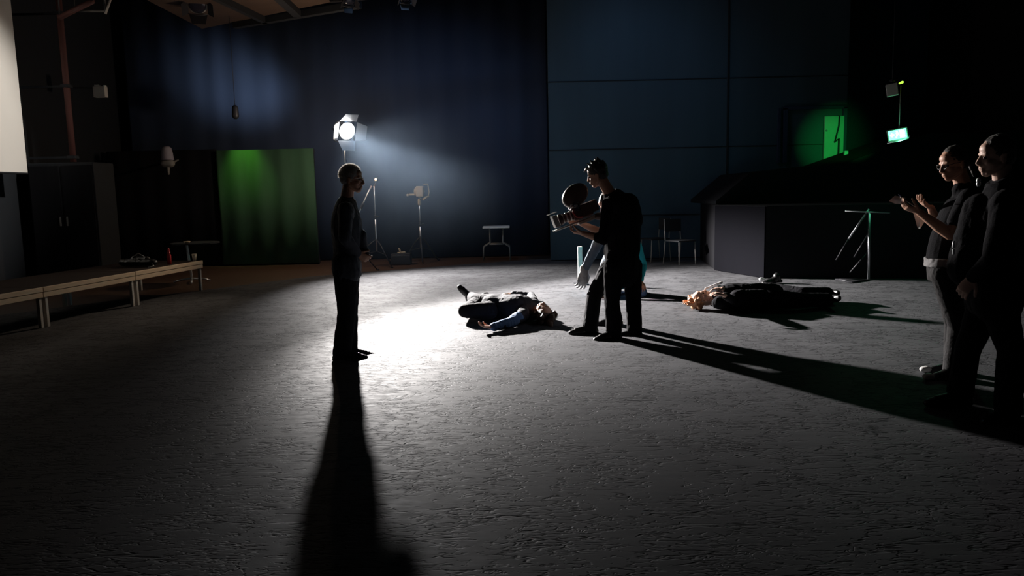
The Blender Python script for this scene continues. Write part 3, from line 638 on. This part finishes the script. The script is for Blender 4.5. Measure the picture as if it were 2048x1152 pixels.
def person(label, root, J, top=None, trouser=None, shoes='leather', skin='skin', sleeve='long', extra=None, vox=.006, seed=1, sleeve_m=None, wr=.006, hands=None, bottoms_floor=0.003, topname='jacket', hood=False, tr_k=1.0):
    t = thing('person', label, 'person', root); O = t.location
    for k_, v_ in [kv for kv in J.items() if kv[0] != 'hand']:
        if isinstance(v_, (list, tuple)): J[k_] = [V(x) for x in v_]
        elif isinstance(v_, (V, tuple)) or hasattr(v_, 'x'): J[k_] = V(v_)
    F = J['F'].normalized(); U = J['U']; U = (U-F*U.dot(F)).normalized(); H = J['head']; L = U.cross(F)
    bm = B(); head_prims(bm, H, F, U)
    cap(bm, H-U*.07-F*.028, J['neck']+(J['neck']-H).normalized()*.02, .053, .060)
    loft(bm, torso_rings(J, -.014)); 
    for i in (0, 1):
        cap(bm, J['sh'][i], J['el'][i], .046, .037); cap(bm, J['el'][i], J['el'][i].lerp(J['wr'][i], .35), .038, .041); cap(bm, J['el'][i].lerp(J['wr'][i], .35), J['wr'][i], .041, .026, )
        cap(bm, J['chest'].lerp(J['sh'][i], .6), J['sh'][i], .06, .054)
        h = J['hand'][i]; hand_prims(bm, J['wr'][i], h[0], h[1], h[2], h[3])
        cap(bm, J['hip'][i], J['kn'][i], .080, .050); cap(bm, J['kn'][i], J['kn'][i].lerp(J['an'][i], .3), .050, .054); cap(bm, J['kn'][i].lerp(J['an'][i], .3), J['an'][i].lerp(J['kn'][i], .08), .054, .034)
    remeshed('body', bm, M[skin], t, .005, 2, floor=.012, origin=O)
    bm = B()
    for s in (-1, 1): ell(bm, H+F*.073+L*s*.031-U*.004, F, L, U, .012, .013, .010)
    e = obj('eyes', bm, M['eye'], t, True); e.data.transform(Matrix.Translation(-O))
    if top:
        bm = B(); rg = torso_rings(J, .012, lo=0 if sleeve != 'tee' else 1.5); loft(bm, rg)
        for i in (0, 1):
            cap(bm, J['chest'].lerp(J['sh'][i], .55), J['sh'][i], .082, .070)
            if sleeve == 'long':
                cap(bm, J['sh'][i], J['el'][i], .070, .056); e_ = J['el'][i].lerp(J['wr'][i], .92); cap(bm, J['el'][i], e_, .056, .042)
            elif sleeve == 'tee':
                cap(bm, J['sh'][i], J['sh'][i].lerp(J['el'][i], .62), .068, .064)
            elif sleeve == 'rolled':
                cap(bm, J['sh'][i], J['el'][i], .066, .056); cap(bm, J['el'][i], J['el'][i].lerp(J['wr'][i], .25), .056, .052)
        cap(bm, J['neck']-(J['neck']-J['chest']).normalized()*.03, J['neck']-(J['neck']-J['chest']).normalized()*.012, .074, .066)
        if hood:
            nb = J['neck']; cap(bm, nb-F*.05+U*.02-L*.07, nb-F*.05+U*.02+L*.07, .055, .055); cap(bm, nb-F*.09-U*.03-L*.04, nb-F*.09-U*.03+L*.04, .06, .06)
            for s in (-1, 1): cap(bm, nb-F*.04+U*.03+L*s*.075, nb+F*.055-U*.01+L*s*.04, .032, .026)
        if extra: extra(bm, J)
        remeshed(topname, bm, M[top], t, vox, 3, wr, 10, seed, origin=O, floor=.004)
    if trouser:
        bm = B(); loft(bm, torso_rings(J, .006, hi=1.6))
        for i in (0, 1):
            pel = (J['hip'][0]+J['hip'][1])/2
            cap(bm, J['hip'][i], J['kn'][i], .097*tr_k, .068*tr_k); a_ = J['kn'][i].lerp(J['an'][i], 1.02); cap(bm, J['kn'][i], a_, .068*tr_k, .070*tr_k)
            cap(bm, pel.lerp(J['hip'][i], .5), J['hip'][i], .10, .097)
        remeshed('trousers', bm, M[trouser], t, vox, 3, wr*.9, 11, seed+5, floor=bottoms_floor, origin=O)
    if shoes:
        for i in (0, 1):
            bm = B(); so = J['sole'][i].normalized(); shoe_prims(bm, J['an'][i], J['toe'][i], so)
            remeshed('shoe', bm, M[shoes[i] if isinstance(shoes, (list, tuple)) else shoes], t, .006, 2, floor=.002, origin=O)

    return t, F, L, U, H, O
def hair_shell(t, O, H, F, L, U, m, kind='short', name='hair'):
    bm = B(); P = lambda f, l, u: H+F*f+L*l+U*u
    if kind == 'short':
        ell(bm, P(-.024, 0, .036), F, L, U, .096, .083, .094); ell(bm, P(-.05, 0, -.01), F, L, U, .062, .072, .07)
        for s in (-1, 1): ell(bm, P(-.005, s*.066, .02), F, L, U, .03, .014, .035)
    elif kind == 'crop':
        ell(bm, P(-.017, 0, .025), F, L, U, .0975, .079, .098); ell(bm, P(-.045, 0, -.01), F, L, U, .062, .07, .06)
    elif kind == 'messy':
        ell(bm, P(-.022, 0, .040), F, L, U, .100, .086, .094); ell(bm, P(-.05, 0, -.01), F, L, U, .062, .075, .07)
        for k in range(34):
            a = rnd.uniform(0, 6.28); b_ = rnd.uniform(-.1, 1.2); dd_ = (F*math.cos(a)*math.cos(b_)+L*math.sin(a)*math.cos(b_)+U*math.sin(b_))
            if dd_.dot(F) > .5 and b_ < .7: continue
            c = P(-.022, 0, .04)+dd_*.085; cap(bm, c, c+dd_*.022+U*.008+F*.01, .016, .007, 8)
        for k in range(4): cap(bm, P(.07, -.03+.02*k, .09), P(.102, -.025+.02*k, .075-.01*(k % 2)), .012, .005, 8)
    elif kind == 'tied':
        ell(bm, P(-.024, 0, .034), F, L, U, .095, .082, .093); ell(bm, P(-.05, 0, -.01), F, L, U, .06, .072, .07); cap(bm, P(-.10, 0, -.01), P(-.135, 0, -.03), .03, .035); cap(bm, P(-.135, 0, -.03), P(-.14, 0, -.14), .026, .01)
    remeshed(name, bm, M[m], t, .005, 1, .003, 40, 3, origin=O)
def glasses(t, O, H, F, L, U, m):
    bm = B(); P = lambda f, l, u: H-O+F*f+L*l+U*u
    for s in (-1, 1):
        pts = [P(.098-.006*abs(math.cos(a)), s*.033+.024*math.cos(a), -.002+.017*math.sin(a)) for a in [i*math.pi/8 for i in range(17)]]
        tube(bm, pts, .0022, 6); tube(bm, [P(.09, s*.057, .004), P(.04, s*.078, .004), P(-.02, s*.082, -.002)], .0022, 6)
    tube(bm, [P(.1, -.01, 0), P(.106, 0, .003), P(.1, .01, 0)], .0022, 6)
    obj('glasses', bm, M[m], t, True)
X, Y, Z = V((1, 0, 0)), V((0, 1, 0)), V((0, 0, 1))

# --- standing bald man, in profile facing right (7 m)
D = 7.0; P = lambda px, py, dy=0: W(px, py, D+dy)
J = dict(head=P(704, 357), F=V((1, -.05, -.10)), U=V((.1, 0, 1)), neck=P(694, 397), chest=P(693, 450), waist=P(695, 505), bulk=1.0,
    sh=[P(692, 419, -.17), P(692, 419, .17)], el=[P(690, 476, -.22), P(690, 476, .22)], wr=[P(715, 508, -.08), P(718, 504, .08)],
    hip=[P(692, 540, -.085), P(694, 540, .085)], kn=[P(694, 628, -.08), P(698, 626, .08)], an=[P(684, 702, -.09), P(697, 697, .09)],
    toe=[P(735, 715, -.09), P(742, 708, .09)], sole=[-Z, -Z], hand=[(V((.7, .5, -.5)), V((0, 1, .2)), 1, .4), (V((.7, -.5, -.5)), V((0, -1, .2)), -1, .4)])
def jx(bm, J):
    for i in (0, 1): cap(bm, J['hip'][i]+Z*.06, J['hip'][i]-Z*.02+X*.01, .125, .122)
    cap(bm, P(724, 488), P(731, 506), .045, .035); cap(bm, P(722, 470), P(724, 490), .05, .05)
t, F, L, U, H, O = person('bald man in dark jacket and glasses, standing in profile before the blazing spotlight', on_floor(P(700, 720)), J, 'cloth_jacket', 'cloth_trouser', 'leather', 'skin', extra=jx, seed=2, wr=.008, tr_k=1.2)
hair_shell(t, O, H, F, L, U, 'hair_grey', 'crop')
hmat = bpy.data.materials.new('fine_grey_hair'); hmat.use_nodes = True; nt = hmat.node_tree; nt.nodes.clear()
o_ = nt.nodes.new('ShaderNodeOutputMaterial'); a_ = nt.nodes.new('ShaderNodeBsdfTranslucent'); b_ = nt.nodes.new('ShaderNodeBsdfDiffuse'); c_ = nt.nodes.new('ShaderNodeMixShader'); n_ = nt.nodes.new('ShaderNodeTexNoise')
n_.inputs['Scale'].default_value = 30; cr_ = nt.nodes.new('ShaderNodeValToRGB'); cr_.color_ramp.elements[0].color = (.62, .56, .5, 1); cr_.color_ramp.elements[1].color = (.85, .82, .78, 1)
nt.links.new(n_.outputs[0], cr_.inputs[0]); nt.links.new(cr_.outputs[0], a_.inputs[0]); nt.links.new(cr_.outputs[0], b_.inputs[0]); nt.links.new(a_.outputs[0], c_.inputs[1]); nt.links.new(b_.outputs[0], c_.inputs[2]); nt.links.new(c_.outputs[0], o_.inputs[0])
bm = B(); hc = H-O+F*-.017+U*.025
for k in range(6000):
    a = rnd.uniform(0, 6.283); b_ = math.asin(rnd.uniform(-.25, 1)); ca = math.cos(a)*math.cos(b_); sa = math.sin(a)*math.cos(b_); ub = math.sin(b_)
    if ca > .55 and ub < .55: continue
    if ub < .1 and ca > .1: continue
    p_ = hc+F*(ca*.0965)+L*(sa*.078)+U*(ub*.097); n2 = (F*(ca/.0965)+L*(sa/.078)+U*(ub/.097)).normalized()
    tip = p_+(n2+V((rnd.uniform(-.5, .5), rnd.uniform(-.5, .5), rnd.uniform(-.5, .5)))-F*.25).normalized()*rnd.uniform(.010, .017)
    x_, y_, _d = frame(tip-p_); a3 = rnd.uniform(0, 3.14); w_ = (x_*math.cos(a3)+y_*math.sin(a3))*.0012
    bm.faces.new((bm.verts.new(p_-w_), bm.verts.new(p_+w_), bm.verts.new(tip+w_*.3), bm.verts.new(tip-w_*.3)))
hs_ = obj('cropped_hair', bm, hmat, t); hs_['kind'] = 'stuff'
glasses(t, O, H, F, L, U, 'glass')

# --- camera operator in black, back to the camera, leaning left (7.65 m)
D = 7.65
J = dict(head=P(1194, 348, .02), F=V((-.85, .35, -.30)), U=V((-.35, 0, 1)), neck=P(1220, 388), chest=P(1234, 436), waist=P(1241, 486), bulk=1.12,
    sh=[P(1218, 410, -.20), P(1244, 398, .20)], el=[P(1207, 478, -.26), P(1214, 470, .2)], wr=[P(1166, 467, -.12), P(1160, 446, .18)],
    hip=[P(1229, 533, -.09), P(1263, 532, .08)], kn=[P(1224, 600, -.08), P(1267, 600, .08)], an=[P(1228, 662, -.08), P(1269, 660, .08)],
    toe=[P(1198, 676, -.15), P(1243, 674, .05)], sole=[-Z, -Z], hand=[(V((-1, .25, .15)), V((0, .3, 1)), -1, .55), (V((-1, 0, .1)), V((0, -.6, .8)), 1, .5)])
def jx(bm, J):
    cap(bm, P(1256, 408), P(1266, 440), .11, .10); cap(bm, P(1262, 440), P(1260, 500), .10, .10)
    cap(bm, P(1240, 500), P(1246, 545), .16, .155, flat=Y, ff=.8)
t, F, L, U, H, O = person('person in black clothes standing back to us and leaning left over a film camera', on_floor(P(1248, 682)), J, 'cloth_black', 'cloth_black', 'leather', 'skin', sleeve='rolled', extra=jx, seed=4, topname='jumper', tr_k=1.12)
hair_shell(t, O, H, F, L, U, 'hair_dark', 'messy')

# film camera held by the operator
c = P(1150, 428, .05); O = c
t = thing('film_camera', 'shoulder film camera with a rounded magazine on top, held by the person in black', 'camera', c)
u = V((-.93, -.1, -.33)).normalized(); v = V((-.33, 0, .93)).normalized(); s_ = u.cross(v).normalized()
R_ = Matrix((u, s_, v)).transposed()
q = lambda a, b_, h: u*a+s_*b_+v*h
bm = B(); box(bm, q(-.07, 0, .0), (.20, .12, .13), R_); obj('camera_body', bm, M['camdark'], t, bevel=.012)
bm = B(); box(bm, q(-.20, 0, .01), (.08, .09, .11), R_); obj('battery', bm, M['camdark'], t, bevel=.01)
bm = B(); loft(bm, [(q(.02, 0, .0), s_*.045, v*.045), (q(.13, 0, 0), s_*.045, v*.045), (q(.14, 0, 0), s_*.055, v*.055), (q(.17, 0, 0), s_*.055, v*.055)], 24); obj('lens_barrel', bm, M['camdark'], t, True)
for a in (.045, .085, .125):
    bm = B(); loft(bm, [(q(a, 0, 0), s_*.050, v*.050), (q(a+.014, 0, 0), s_*.050, v*.050)], 24); obj('lens_ring', bm, M['camgrey'], t, True)
bm = B(); box(bm, q(.21, 0, 0), (.05, .15, .12), R_); obj('matte_box', bm, M['camgrey'], t, bevel=.006)
bm = B(); box(bm, q(.215, 0, .085), (.09, .15, .006), R_); obj('sun_flag', bm, M['camgrey'], t)
def ribbon(bm, pts, wdt, th, side):
    for i in range(len(pts)-1):
        a, b_ = pts[i], pts[i+1]; d = (b_-a).normalized(); n_ = side.cross(d).normalized(); box(bm, (a+b_)/2, (wdt, th, (b_-a).length+th*.6), Matrix((side, n_, d)).transposed())
mc = P(1150, 391, .03)-O; ma, mb = u*.135, v*.105
sq = lambda k, o_: (mc+s_*o_, (u*.93-v*.35)*.135*k, (v*.93+u*.35)*.100*k)
bm = B(); loft(bm, [sq(.90, -.05), sq(.99, -.045), sq(1, 0), sq(.99, .045), sq(.90, .05)], 28); obj('film_magazine', bm, M['camdark'], t, True)
bm = B(); loft(bm, [sq(1.04, -.035), sq(1.05, -.03), sq(1.05, .03), sq(1.04, .035)], 28); obj('magazine_rim', bm, M['camgrey'], t, True)
for s in (-1, 1): bm = B(); tube(bm, [q(-.22, s*.035, -.085), q(.26, s*.035, -.085)], .008, 8); obj('support_rod', bm, M['camgrey'], t, True)
bm = B(); box(bm, q(-.08, 0, -.10), (.17, .11, .03), R_); obj('base_plate', bm, M['camgrey'], t, bevel=.005)
bm = B(); ribbon(bm, [q(-.08, -.05, .07), q(-.05, -.07, .10), q(.02, -.07, .10), q(.05, -.05, .07)], .02, .01, s_); obj('side_bracket', bm, M['camgrey'], t)
bm = B(); tube(bm, [q(.0, -.07, .06), q(.03, -.10, .03), q(.01, -.10, -.03), q(-.05, -.08, -.05)], .008, 8); obj('cable', bm, M['redfab'], t, True)
bm = B(); box(bm, q(-.02, -.11, .06), (.02, .10, .07), Matrix.Rotation(.4, 3, 'Z') @ R_); obj('monitor', bm, M['darkglass'], t, bevel=.004)
bm = B(); cap(bm, q(-.2, -.02, -.10), q(-.33, -.02, -.15), .035, .05, flat=s_, ff=1.3); obj('shoulder_pad', bm, M['camdark'], t, True)

# --- second crew member bending behind the operator, white gloved hand hanging (8.15 m)
D = 8.25
J = dict(head=P(1216, 408, .10), F=V((-.8, .1, -.6)), U=V((-.6, 0, .8)), neck=P(1226, 430), chest=P(1232, 462), waist=P(1236, 500), bulk=.92,
    sh=[P(1219, 440, -.16), P(1222, 440, .17)], el=[P(1193, 492, -.20), P(1240, 500, .2)], wr=[P(1168, 541, -.16), P(1222, 560, .1)],
    hip=[P(1220, 538, -.08), P(1222, 538, .09)], kn=[P(1188, 592, -.26), P(1222, 592, .10)], an=[P(1180, 651, -.38), P(1230, 636, .08)],
    toe=[P(1146, 664, -.42), P(1198, 646, .06)], sole=[-Z, -Z], hand=[(V((-.18, 0, -1)), V((-.3, .9, 0)), 1, .45), (V((-.2, 0, -1)), V((0, -1, 0)), -1, .3)])
t, F, L, U, H, O = person('crew member in pale denim sleeves stooping behind the operator, one white gloved hand hanging down', on_floor(P(1200, 668)), J, 'denim', 'cloth_trouser', 'leather', 'skin', seed=6, topname='denim_jacket', tr_k=1.15)
hair_shell(t, O, H, F, L, U, 'hair_dark', 'short')
bm = B(); hand_prims(bm, J['wr'][0], J['hand'][0][0], J['hand'][0][1], 1, .45, s=1.45); cap(bm, J['wr'][0]+Z*.02, J['wr'][0]-Z*.05, .045, .05); ell(bm, J['wr'][0]-Z*.085, X, Y, Z, .05, .05, .075); remeshed('glove', bm, M['glove'], t, .005, 1, .004, 20, origin=O)

# --- third crew member kneeling behind, teal sleeve, hands on knees (9.5 m)
D = 10.6
J = dict(head=P(1240, 455, -.02), F=V((.15, -1, -.35)), U=V((0, -.3, 1)), neck=P(1243, 480, .08), chest=P(1243, 512, .14), waist=P(1243, 543, .20), bulk=.95,
    sh=[P(1273, 490, .08), P(1224, 490, .08)], el=[P(1286, 532, .02), P(1222, 535, .05)], wr=[P(1280, 563, -.28), P(1206, 588, -.28)],
    hip=[P(1258, 563, .26), P(1234, 563, .26)], kn=[P(1284, 584, -.22), P(1216, 586, -.22)], an=[P(1262, 579, .28), P(1228, 579, .28)],
    toe=[P(1264, 578, .50), P(1226, 578, .50)], sole=[V((0, .3, 1)), V((0, .3, 1))], hand=[(V((.05, -.7, -.55)), V((0, .6, -.7)), 1, .35), (V((-.05, -.7, -.55)), V((0, .6, -.7)), -1, .35)])
t, F, L, U, H, O = person('crew member kneeling behind the operator legs, bright teal sleeve and hand on knee', on_floor(P(1246, 592)), J, 'teal', 'blue', 'leather', 'skin', seed=8, topname='fleece')
hair_shell(t, O, H, F, L, U, 'hair_brown', 'short')

# --- person lying in the middle, curly dark hair towards the crew, arm stretched to the left
def GP(px, py, z): return G(px, py, z)
hd = GP(1088, 626, .12)
J = dict(head=hd, F=V((.1, -.15, 1)), U=V((.42, -.9, -.05)), neck=GP(1062, 617, .12), chest=GP(1040, 616, .13), waist=GP(1008, 613, .13), bulk=1.15,
    sh=[GP(1046, 630, .10), GP(1066, 605, .12)], el=[GP(1022, 646, .06), GP(1062, 592, .06)], wr=[GP(985, 655, .05), GP(1024, 588, .09)],
    hip=[GP(976, 622, .12), GP(988, 606, .12)], kn=[GP(930, 622, .13), GP(952, 600, .13)], an=[GP(956, 603, .08), GP(943, 596, .08)],
    toe=[GP(950, 594, .10), GP(944, 583, .24)], sole=[V((-.6, .8, -.1)), V((-.25, 1, -.1))], hand=[(V((-1, -.15, .15)), V((0, .2, 1)), 1, .35), (V((-.9, .2, .05)), V((0, 0, -1)), 1, .3)])
t, F, L, U, H, O = person('person in dark clothes lying on the bright floor, curly dark hair, one arm stretched left', on_floor(GP(1020, 625, 0)), J, 'cloth_dim', 'cloth_trouser', 'leather', 'skin_dark', seed=11, bottoms_floor=.004, tr_k=1.15)
bm = B(); hc = H-U*-.03-F*.02
for k in range(90):
    a = rnd.uniform(0, 6.28); b_ = rnd.uniform(-.9, 1.5); dd_ = F*math.cos(a)*math.cos(b_)+L*math.sin(a)*math.cos(b_)+U*math.sin(b_)
    if dd_.dot(F) > .45: continue
    p_ = hc+dd_*rnd.uniform(.07, .13); ell(bm, p_, X, Y, Z, *[rnd.uniform(.018, .032)]*3)
ell(bm, hc, F, L, U, .08, .09, .10); cap(bm, hc+U*.08-F*.04, hc+U*.22-F*.07+L*.02, .05, .015)
remeshed('hair', bm, M['hair_brown'], t, .006, 1, .004, 50, floor=.004, origin=O)
bm = B(); cap(bm, J['sh'][0].lerp(J['el'][0], .45)+Z*.01, J['el'][0]+Z*.006, .066, .060); cap(bm, J['el'][0]+Z*.006, J['wr'][0].lerp(J['el'][0], .06)+Z*.004, .060, .045)
remeshed('sleeve', bm, M['blue'], t, .006, 3, .006, 12, floor=.004, origin=O)

# --- person lying on the right, ginger blond hair, head to the left
J = dict(head=GP(1402, 597, .13), F=V((.18, -.1, 1)), U=V((-1, -.05, .15)), neck=GP(1428, 598, .12), chest=GP(1462, 594, .13), waist=GP(1505, 592, .13), bulk=1.25,
    sh=[GP(1436, 606, .12), GP(1446, 586, .12)], el=[GP(1480, 608, .07), GP(1470, 578, .08)], wr=[GP(1448, 590, .27), GP(1445, 578, .25)],
    hip=[GP(1540, 597, .12), GP(1545, 585, .12)], kn=[GP(1600, 600, .12), GP(1604, 588, .14)], an=[GP(1652, 600, .09), GP(1652, 588, .10)],
    toe=[GP(1668, 596, .22), GP(1672, 590, .27)], sole=[V((1, .05, .1)), V((1, 0, .1))], hand=[(V((-.9, .2, .2)), V((.1, .1, -1)), -1, .35), (V((-.9, 0, .05)), V((.1, -.2, -1)), 1, .3)])
def jx(bm, J): cap(bm, GP(1475, 596, .17), GP(1520, 593, .16), .10, .09)
t, F, L, U, H, O = person('person in black lying on their back on the right, ginger blond hair to the left', on_floor(GP(1500, 605, 0)), J, 'cloth_black', 'cloth_black', 'leather', 'skin_pale', seed=14, extra=jx, topname='coat', tr_k=1.25)
bm = B(); hc = H+U*.03-F*.03
for k in range(110):
    a = rnd.uniform(0, 6.28); b_ = rnd.uniform(-.8, 1.5); dd_ = F*math.cos(a)*math.cos(b_)+L*math.sin(a)*math.cos(b_)+U*math.sin(b_)
    if dd_.dot(F) > .5: continue
    p_ = hc+dd_*rnd.uniform(.075, .12); ell(bm, p_, X, Y, Z, *[rnd.uniform(.012, .024)]*3)
ell(bm, hc, F, L, U, .08, .085, .10)
for k in range(14): a = rnd.uniform(-.8, .8); cap(bm, hc+U*.06-F*.03+L*.08*a, hc+U*rnd.uniform(.12, .17)-F*rnd.uniform(.03, .07)+L*.12*a, .02, .006, 8)
remeshed('hair', bm, M['hair_blond'], t, .006, 1, .004, 50, floor=.004, origin=O)
p0 = GP(1440, 578, .26)
t = thing('paper_sheet', 'folded white paper held on the chest of the person with ginger hair', 'paper', p0)
def sheet(bm, pts, th=.002):
    vv = [bm.verts.new(p) for p in pts]; f = bm.faces.new(vv); n_ = (pts[1]-pts[0]).cross(pts[2]-pts[0]).normalized()*th; r_ = bmesh.ops.extrude_face_region(bm, geom=[f])
    bmesh.ops.translate(bm, verts=[v for v in r_['geom'] if isinstance(v, bmesh.types.BMVert)], vec=n_); bmesh.ops.recalc_face_normals(bm, faces=bm.faces)
bm = B(); cap(bm, W(1411, 577, 9.45)-p0, W(1443, 565, 9.55)-p0, .012, .016); obj('rolled_edge', bm, M['paper'], t, True)
for a, b_, c_ in (((1424, 574), (1440, 588), (1433, 572)), ((1434, 571), (1449, 586), (1443, 570)), ((1444, 571), (1452, 585), (1450, 571))):
    bm = B(); sheet(bm, [W(*a, 9.42)-p0, W(*b_, 9.34)-p0, W(b_[0]-4, b_[1]-6, 9.34)-p0, W(*c_, 9.48)-p0]); obj('fold', bm, M['paper'], t)
p = G(1545, 567); 
for dx, lab in ((0, 'black shoe with a shiny toe lying beyond the person on the right'),):
    t = thing('shoe', lab, 'shoe', p)
    bm = B(); shoe_prims(bm, V((.06, 0, .09)), V((-.1, -.04, .02)), -Z, 1.15); remeshed('upper', bm, M['leather'], t, .006, 2, floor=.016)
    bm = B(); cap(bm, (.02, 0, .01), (-.16, -.03, .01), .04, .038, flat=Z, ff=.3); obj('rubber_sole', bm, M['rubber'], t, True)
t = thing('lens_cap', 'small pale round cap on the floor beyond the person lying on the right', 'cap', G(1521, 562)); bm = B(); cap(bm, (0, 0, .03), (.05, 0, .03), .026, .02); obj('cap_body', bm, M['rubber'], t, True)

# --- person with glasses reading from a phone and papers (5.8 m)
D = 5.8
J = dict(head=P(1906, 326, .02), F=V((-.96, -.12, -.27)), U=V((-.27, 0, 1)), neck=P(1926, 372), chest=P(1920, 430), waist=P(1893, 492), bulk=1.0,
    sh=[P(1936, 396, -.17), P(1930, 396, .18)], el=[P(1900, 470, -.22), P(1880, 462, .22)], wr=[P(1838, 424, -.10), P(1862, 416, .14)],
    hip=[P(1888, 545, -.09), P(1890, 545, .09)], kn=[P(1916, 650, -.07), P(1908, 645, .10)], an=[P(1905, 738, -.07), P(1907, 727, .10)],
    toe=[P(1858, 765, -.12), P(1874, 748, .10)], sole=[-Z, -Z], hand=[(V((-.9, .15, .35)), V((.2, .3, .9)), -1, .45), (V((-.85, -.25, .4)), V((0, -.3, .9)), 1, .35)])
t, F, L, U, H, O = person('person with glasses and black T-shirt looking down at a phone and papers', on_floor(P(1895, 765)), J, 'cloth_black', 'cloth_grey', 'leather', 'skin', sleeve='tee', seed=17, topname='t_shirt', wr=.004)
hair_shell(t, O, H, F, L, U, 'hair_dark', 'tied'); glasses(t, O, H, F, L, U, 'darkframe')
bm = B(); rg = torso_rings(J, .021, lo=.85, hi=1.65); loft(bm, rg); remeshed('shirt_hem', bm, M['greyshirt'], t, .006, 2, .008, 14, origin=O)
for i in (0, 1):
    bm = B(); tt = J['toe'][i]; so = V((-1, 0, 0)); b0 = J['an'][i]; dd_ = (tt-b0); dd_.z = 0; dd_.normalize(); c = b0+dd_*.165; c.z = .026; cap(bm, c+dd_*.045, c+dd_*.062, .040, .034, flat=Z, ff=.7); remeshed('toe_cap', bm, M['rubber'], t, .006, 1, floor=.002, origin=O)
p0 = P(1815, 402, -.03)
t = thing('phone', 'dark smartphone held in the hand of the person with glasses', 'phone', p0)
R_ = Matrix.Rotation(math.radians(35), 3, 'Y') @ Matrix.Rotation(.3, 3, 'X')
bm = B(); box(bm, (0, 0, 0), (.15, .075, .009), R_); obj('body', bm, M['darkglass'], t, bevel=.004)
bm = B(); box(bm, R_ @ V((-.055, -.015, -.006)), (.022, .022, .004), R_); obj('camera_bump', bm, M['camgrey'], t, bevel=.003)
p0 = P(1802, 400, 0)
t = thing('paper_sheet', 'white paper sheet sticking out in front of the phone', 'paper', p0)
bm = B(); sheet(bm, [P(1778, 402, -.05)-p0, P(1790, 391, .12)-p0, P(1812, 396, .12)-p0, P(1806, 408, -.05)-p0, P(1790, 407, -.06)-p0]); obj('sheet', bm, M['paper'], t)
p0 = P(1838, 440, -.08)
t = thing('paper_sheet', 'white paper sheet hanging below the hand of the person with glasses', 'paper', p0)
bm = B(); sheet(bm, [P(1825, 420, -.04)-p0, P(1840, 423, -.07)-p0, P(1849, 444, -.07)-p0, P(1840, 458, -.07)-p0, P(1835, 456, -.05)-p0]); obj('sheet', bm, M['paper'], t)

# --- nearest person in a black hoodie (4.8 m)
D = 4.8
J = dict(head=P(1991, 311), F=V((-.97, .12, -.12)), U=V((-.12, 0, 1)), neck=P(2006, 365, .0), chest=P(1992, 450), waist=P(1975, 530), bulk=1.22,
    sh=[P(2008, 402, -.2), P(2000, 402, .2)], el=[P(1985, 520, -.28), P(1976, 515, .28)], wr=[P(1944, 556, -.16), P(1940, 556, .2)],
    hip=[P(1995, 600, -.10), P(1978, 598, .10)], kn=[P(2022, 700, -.12), P(1936, 695, .12)], an=[P(2016, 815, -.12), P(1920, 785, .18)],
    toe=[P(1950, 850, -.25), P(1820, 812, .18)], sole=[-Z, -Z], hand=[(V((-.4, .3, -.9)), V((.6, .5, 0)), 1, .5), (V((-.4, -.3, -.9)), V((.6, -.5, 0)), -1, .5)])
def jx(bm, J):
    cap(bm, P(1955, 480), P(1940, 535), .13, .13); cap(bm, P(1960, 420), P(1950, 480), .10, .12)
    for i in (0, 1): cap(bm, J['hip'][i]+Z*.08, J['hip'][i]-Z*.02, .15, .14)
t, F, L, U, H, O = person('nearest person at the right edge, in a black hoodie, hand in pocket, looking left', on_floor(P(1950, 830)), J, 'cloth_black', 'cloth_black', 'leather', 'skin_pale', seed=21, extra=jx, topname='hoodie', hood=True, tr_k=1.12)
hair_shell(t, O, H, F, L, U, 'hair_dark', 'short')
for (px, py, s) in ((1957, 362, .016), (1957, 369, .016)):
    bm = B(); q_ = W(px, py, 4.72)-O; cap(bm, q_, q_+Z*.006, s*.8, s*.8); obj('cord_end', bm, M['tag'], t, True)
for a, b_ in (((1908, 484), (1907, 494)), ((1907, 500), (1907, 507))):
    bm = B(); cap(bm, W(*a, 4.76)-O, W(*b_, 4.76)-O, .008, .008); obj('zip_pull', bm, M['tag'], t, True)

p = V((-2.6, 11.0, 5.5)); tgp = V((-8.05, 11.9, 2.7))
fixture(p, tgp-p, 'added unseen lamp high over the benches, brightening the projection screen', .10, 'darkglass', 'darksteel', 'darksteel', open_=.5)
light('SPOT', 'added_screen_light', p+(tgp-p).normalized()*.05, tgp, (1, .95, .88), 1500, .1, 38, .8)  # added light out of view, only there to brighten the screen
# leak from the spotlight back; added unseen lamps for a dim blue wall wash
light('SPOT', 'lamp_leak', LAMP-FD*.3, W(485, 170, 17.2), (.85, .93, 1), 750, .35, 30, 1.0)
for i, (px, lab, tg, en) in enumerate(((1250, 'added unseen blue lamp above the panel wall', (1280, 250), 60), (860, 'added unseen blue lamp above the curtain', (850, 330), 150))):
    p = W(px, -160, 13.0); p.z = min(p.z, CZ-.3); tgp = W(*tg, 16.4)
    fixture(p, tgp-p, lab, .12, 'darkglass', 'darksteel', 'darksteel', open_=.5)
    light('SPOT', 'added_blue_wash', p+(tgp-p).normalized()*.05, tgp, (.36, .60, 1), en, .15, 95, 1.0)
